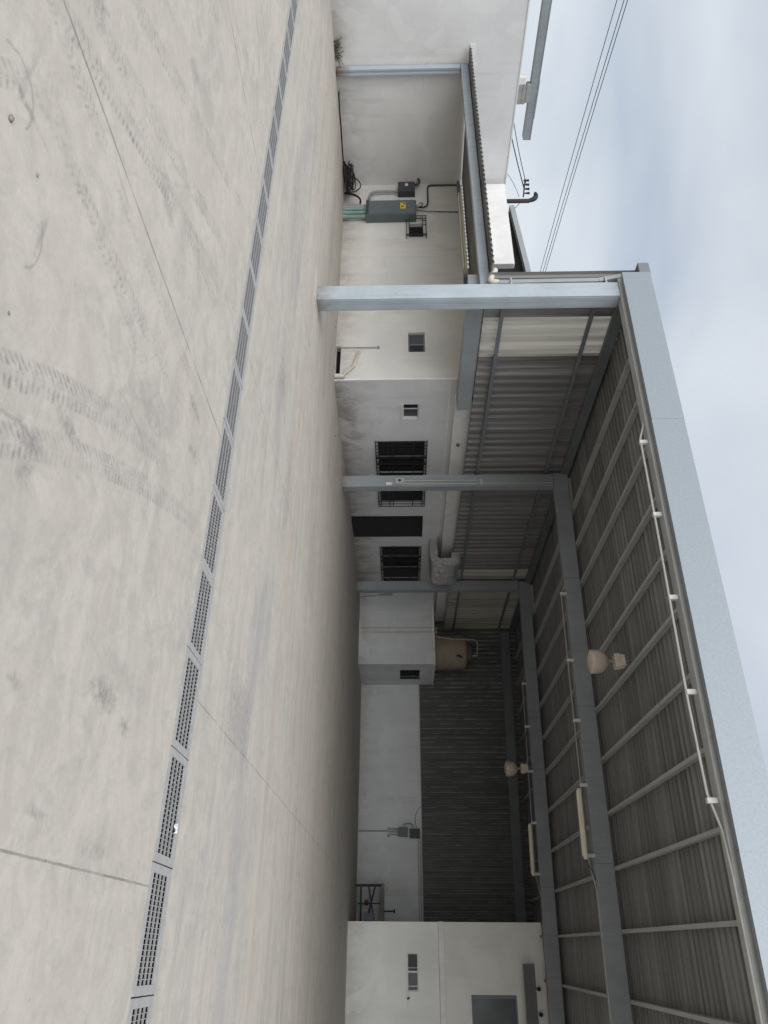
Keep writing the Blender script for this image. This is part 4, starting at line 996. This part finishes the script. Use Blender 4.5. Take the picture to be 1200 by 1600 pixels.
# ------------------------------------------------------------------ white two-storey building on the right
YB = 22.25; XB = -0.6
rb = thing('workshop_building', 'white two-storey rendered workshop building under the right side of the shed', 'building', (XB, YB, 0))
hl = [(0.11-XB, 0.96-XB, 1.58, 1.88), (1.02-XB, 3.2-XB, 3.22, 4.38)]
MB().wall((XB, YB, 0), (1, 0, 0), (0, -1, 0), 9.5, 5.17, 0.15, hl).build('front_wall', 'wall_right', rb)
MB().wall((XB, YB+0.003, 0), (0, 1, 0), (-1, 0, 0), 3.7, 5.17, 0.148).build('end_wall', 'wall_right', rb)
MB().box(XB-0.01, 8.9, YB-0.09, YB-0.001, 2.42, 2.56).build('string_course', 'trim', rb, 0.008)
m = MB(); m.box(-0.1, 1.2, YB+0.16, YB+0.17, 1.4, 2.1); m.box(0.8, 3.4, YB+0.3, YB+0.31, 3.0, 4.6); m.build('black_backing', 'void', rb)
wf = MB(); sash(wf, 0.11, 0.96, YB+0.03, YB+0.075, 1.58, 1.88, 0.03); wf.box(0.515, 0.555, YB+0.032, YB+0.073, 1.61, 1.85); wf.box(0.44, 0.455, YB+0.034, YB+0.071, 1.61, 1.85); wf.box(0.84, 0.86, YB+0.034, YB+0.071, 1.61, 1.85)
w = wf.build('window', 'white_frame', rb)
MB().box(0.141, 0.514, YB+0.045, YB+0.055, 1.611, 1.849).build('pane', 'glass', w); MB().box(0.556, 0.929, YB+0.045, YB+0.055, 1.611, 1.849).build('pane', 'glass_grey', w)
MB().box(0.08, 0.99, YB-0.03, YB+0.03, 1.55, 1.579).build('sill', 'trim', w)
wf = MB(); sash(wf, 1.02, 3.2, YB+0.06, YB+0.10, 3.22, 4.38, 0.035); wf.box(2.09, 2.13, YB+0.062, YB+0.098, 3.255, 4.345); wf.box(1.056, 1.10, YB+0.062, YB+0.098, 3.255, 4.345)
w = wf.build('window', 'steel_dark', rb)
MB().box(1.101, 2.089, YB+0.075, YB+0.085, 3.256, 4.344).build('pane', 'glass_grey', w); MB().box(2.131, 3.164, YB+0.075, YB+0.085, 3.256, 4.344).build('pane', 'glass_grey', w)
MB().box(1.5, 2.0, YB+0.12, YB+0.14, 3.23, 3.4).build('pale_strip', 'white_frame', w)  # pale strip low in the window
aw = MB(); aw.add([(0.33, YB-0.002, 4.90), (3.6, YB-0.002, 4.86), (3.6, YB-0.42, 4.50), (0.33, YB-0.42, 4.54), (0.33, YB-0.002, 4.88), (3.6, YB-0.002, 4.84), (3.6, YB-0.42, 4.48), (0.33, YB-0.42, 4.52)],
                  [(3, 2, 1, 0), (4, 5, 6, 7), (0, 4, 7, 3), (2, 6, 5, 1), (3, 7, 6, 2), (0, 1, 5, 4)])
aw = aw.build('window_awning', 'galv_dull', rb)
m = MB()
for x_ in (0.88, 1.42, 2.4): m.tube([(x_, YB-0.001, 4.95), (x_, YB-0.10, 4.95)], 0.05, 8); m.box(x_-0.03, x_+0.03, YB-0.05, YB-0.001, 4.90, 5.0)
m.build('awning_bracket', 'iron', aw)
MB().tube([(1.1, YB-0.001, 1.63), (1.1, YB-0.08, 1.63), (1.12, YB-0.1, 1.58)], 0.02, 6).build('tap', 'cab_dark', rb)
m = MB()
for x_ in (-0.28, 0.7, 1.75): m.box(x_-0.03, x_+0.03, YB-0.12, YB+0.1, 5.10, 5.15)
m.build('top_cleat', 'steel_in', rb)

# ------------------------------------------------------------------ hanging lamps and tubes in the shed
def highbay(x, y, zr, ztop, lab):
    h = thing('bay_lamp', lab, 'hanging lamp', (x, y, zr), 'dome lamps hung from the shed roof')
    MB().lathe(x, y, [(0.190, zr), (0.205, zr+0.004), (0.208, zr+0.02), (0.207, zr+0.08), (0.198, zr+0.15), (0.178, zr+0.21), (0.145, zr+0.26), (0.10, zr+0.295), (0.05, zr+0.31), (0.04, zr+0.34)], 26, False).build('lamp_shade', 'dome', h)
    MB().lathe(x, y, [(0.183, zr+0.004), (0.12, zr-0.02), (0.02, zr-0.03)], 26, False).build('lens', 'dome', h)
    MB().tube([(x, y, zr+0.33), (x, y, zr+0.42)], 0.025, 8).build('stem', 'conduit', h)
    b = MB(); b.box(x-0.12, x+0.12, y-0.09, y+0.09, zr+0.42, zr+0.53); b.box(x-0.10, x+0.10, y-0.10, y+0.10, zr+0.531, zr+0.60)
    for k in (-0.07, 0, 0.07): b.box(x+k-0.012, x+k+0.012, y-0.104, y+0.104, zr+0.44, zr+0.58)
    b.build('ballast', 'ballast', h, 0.012)
    b = MB(); b.tube([(x, y, zr+0.60), (x, y, zr+0.66)], 0.02, 8); b.tube([(x, y, zr+0.64), (x-0.03, y+0.02, zr+0.70), (x, y, ztop)], 0.008, 6)
    b.build('hanger', 'conduit', h)
highbay(-4.28, 12.15, 4.76, zt(-4.3)+0.001, 'dusty dome lamp hung nearest the open front of the shed')
highbay(-4.28, 20.9, 4.36, zt(-4.3)+0.001, 'dusty dome lamp hung deep in the shed before the back cladding')
def tubefit(x0, x1, y, lab):
    h = thing('tube_fitting', lab, 'tube light', ((x0+x1)/2, y, zt(x0)-0.55), 'cream tube lights under the shed rafters')
    z0_, z1_ = zt(x0)-0.535, zt(x1)-0.535
    MB().bar((x0, y, z0_), (x1, y, z1_), 0.085, 0.075).build('housing', 'tube', h, 0.02)
    MB().tube([(x0+0.05, y, z0_-0.04), (x1-0.05, y, z1_-0.04)], 0.018, 8).build('tube', 'tube', h)
    MB().tube([(x1, y, z1_), (x1+0.15, y+0.03, z1_+0.08), (x1+0.35, y+0.08, zt(x1+.3)-0.365)], 0.008, 5).build('lead', 'cable', h)
    for x_ in (x0+0.15, x1-0.12): MB().tube([(x_, y, z1_+0.03), (x_, y+0.06, zt(x_)-0.362)], 0.01, 6).build('bracket', 'conduit', h)
tubefit(-2.74, -1.46, 15.2, 'cream tube light under the middle rafter of the shed')
tubefit(-2.96, -1.66, 21.57, 'cream tube light under the farthest open rafter of the shed')

# ------------------------------------------------------------------ beyond the yard: shed, pole, wires
ns = thing('neighbour_shed', 'dark neighbouring shed with a sloping grey roof beam beyond the parapet', 'shed', (-19, 15.5, 0))
m = MB(); m.add([(-21.2, 15.6, 3.1), (-11.5, 15.6, 3.1), (-11.5, 15.6, 5.95), (-21.2, 15.6, 5.2), (-21.2, 15.75, 3.1), (-11.5, 15.75, 3.1), (-11.5, 15.75, 5.95), (-21.2, 15.75, 5.2)],
               [(0, 1, 2, 3), (7, 6, 5, 4), (0, 4, 5, 1), (1, 5, 6, 2), (2, 6, 7, 3), (3, 7, 4, 0)])
m.build('dark_inside_sheet', 'void', ns)  # black sheet, the shed's unlit inside put into its colour
m = MB(); m.bar((-21.2, 15.45, 5.25), (-11.5, 15.45, 5.98), 0.2, 0.16); m.build('roof_beam', 'steel_in', ns)

pl = thing('utility_pole', 'dark brown utility pole with a curved head above the parapet', 'utility pole', (-25.1, 18.0, 0))
MB().tube([(-25.1, 18, 0), (-25.1, 18, 6.6)], 0.085, 10).build('pole_shaft', 'pole', pl)
b = MB(); b.tube(arc((-25.1, 18, 6.5), (-25.1, 17.95, 6.95), (-25.45, 17.9, 6.85)), [0.07, 0.08, 0.09, 0.10, 0.10, 0.09, 0.06], 10); b.build('lamp_head', 'cable', pl)
b = MB(); b.bar((-25.15, 17.85, 6.35), (-25.9, 17.6, 6.45), 0.05, 0.05)
for k in range(4): b.tube([(-25.3-0.18*k, 17.8-0.06*k, 6.38), (-25.3-0.18*k, 17.8-0.06*k, 6.60)], [0.02, 0.05], 6)
b.build('insulator_arm', 'cable', pl)
def sag(p, q, s_, n=14):
    p, q = Vector(p), Vector(q)
    return [p.lerp(q, i/n)-Vector((0, 0, 4*s_*(i/n)*(1-i/n))) for i in range(n+1)]
b = MB()
b.tube(sag((-25.5, 17.8, 6.42), (-33.5, 15.5, 5.55), 0.15), 0.022, 5); b.tube(sag((-25.7, 17.7, 6.5), (-33.5, 15.2, 6.1), 0.25), 0.016, 5)
b.tube(sag((-25.1, 18, 6.3), (-22.5, 18.2, 4.6), 0.05), 0.012, 5)
b.tube(sag((-25.2, 17.9, 6.2), (-26.6, 17.0, 5.1), -0.15), 0.010, 5)
b.build('service_wire', 'cable', pl)
for (p_, q_, lb) in [((-25.2, 2.0, 9.0), (-34.0, 46.0, 9.0), 'single overhead wire in the sky, nearer the parapet of the pair'),
                     ((-23.9, 2.0, 9.0), (-33.5, 46.0, 9.0), 'outermost overhead wire crossing the sky above the shed corner'),
                     ((-24.25, 2.0, 9.0), (-33.6, 46.0, 8.9), 'middle overhead wire running close beside the outermost wire')]:
    b = MB(); b.tube(sag(p_, q_, 0.25), 0.014, 5); tag(b.build('overhead_wire', 'cable'), lb, 'wire', 'overhead wires across the sky')
b = MB(); b.tube(sag((-22.0, 2.0, 6.6), (-22.8, 12.5, 4.2), 0.1), 0.018, 5)
tag(b.build('drop_wire', 'cable'), 'dark drop wire slanting behind the boundary wall under the steel beam', 'wire')

# ------------------------------------------------------------------ litter
def pebble(x, y, r, lb, m='stone'):
    b = MB(); vs = []; n = 7
    pf = [(0.5, 0.0), (1.0, 0.25), (0.9, 0.6), (0.45, 0.9)]
    for (q_, h) in pf:
        for k in range(n): vs.append((x+q_*r*math.cos(6.283*k/n)*random.uniform(.8, 1.2), y+q_*r*0.7*math.sin(6.283*k/n)*random.uniform(.8, 1.2), h*r*0.8))
    b.add(vs, [(i*n+k, i*n+(k+1) % n, (i+1)*n+(k+1) % n, (i+1)*n+k) for i in range(3) for k in range(n)] + [tuple(range(21, 28))], True)
    tag(b.build('pebble', m), lb, 'stone')
pebble(-2.73, 1.56, 0.02, 'small grey stone on the concrete nearest the lower yard edge')
pebble(-2.73, 1.80, 0.010, 'tiny dark stone chip on the concrete near the curved scratch')
b = MB(); vs = []
for i in range(5):
    for j in range(5): vs.append((-0.685+0.014*i+random.uniform(-.005, .005), 5.03+0.014*j+random.uniform(-.005, .005), 0.008+random.uniform(0, .028)))
b.add(vs, [(i*5+j, i*5+j+1, (i+1)*5+j+1, (i+1)*5+j) for i in range(4) for j in range(4)])
tag(b.build('paper_scrap', 'scrap'), 'crumpled white paper scrap lying on the drain grate', 'litter')
b = MB()
for k in range(70):
    x_, y_ = random.choice([(random.uniform(-17.5, -11), random.uniform(11.9, 12.36)), (random.uniform(-10.9, -9.5), random.uniform(13, 23)), (random.uniform(-8, -1.5), random.uniform(24.5, 25.9)), (random.uniform(-7, 0), random.uniform(17, 25))])
    a_ = random.uniform(0, 6.28); l_ = random.uniform(.025, .07); w_ = l_*random.uniform(.3, .5); c_, s_ = math.cos(a_), math.sin(a_)
    b.add([(x_, y_, .006), (x_+c_*l_*.5-s_*w_, y_+s_*l_*.5+c_*w_, .02), (x_+c_*l_, y_+s_*l_, .008), (x_+c_*l_*.5+s_*w_, y_+s_*l_*.5-c_*w_, .016)], [(0, 1, 2, 3)])
tag(b.build('leaf_litter', 'dead_leaf'), 'scattered dry leaf litter along the wall feet and shed floor', 'litter', kind='stuff')
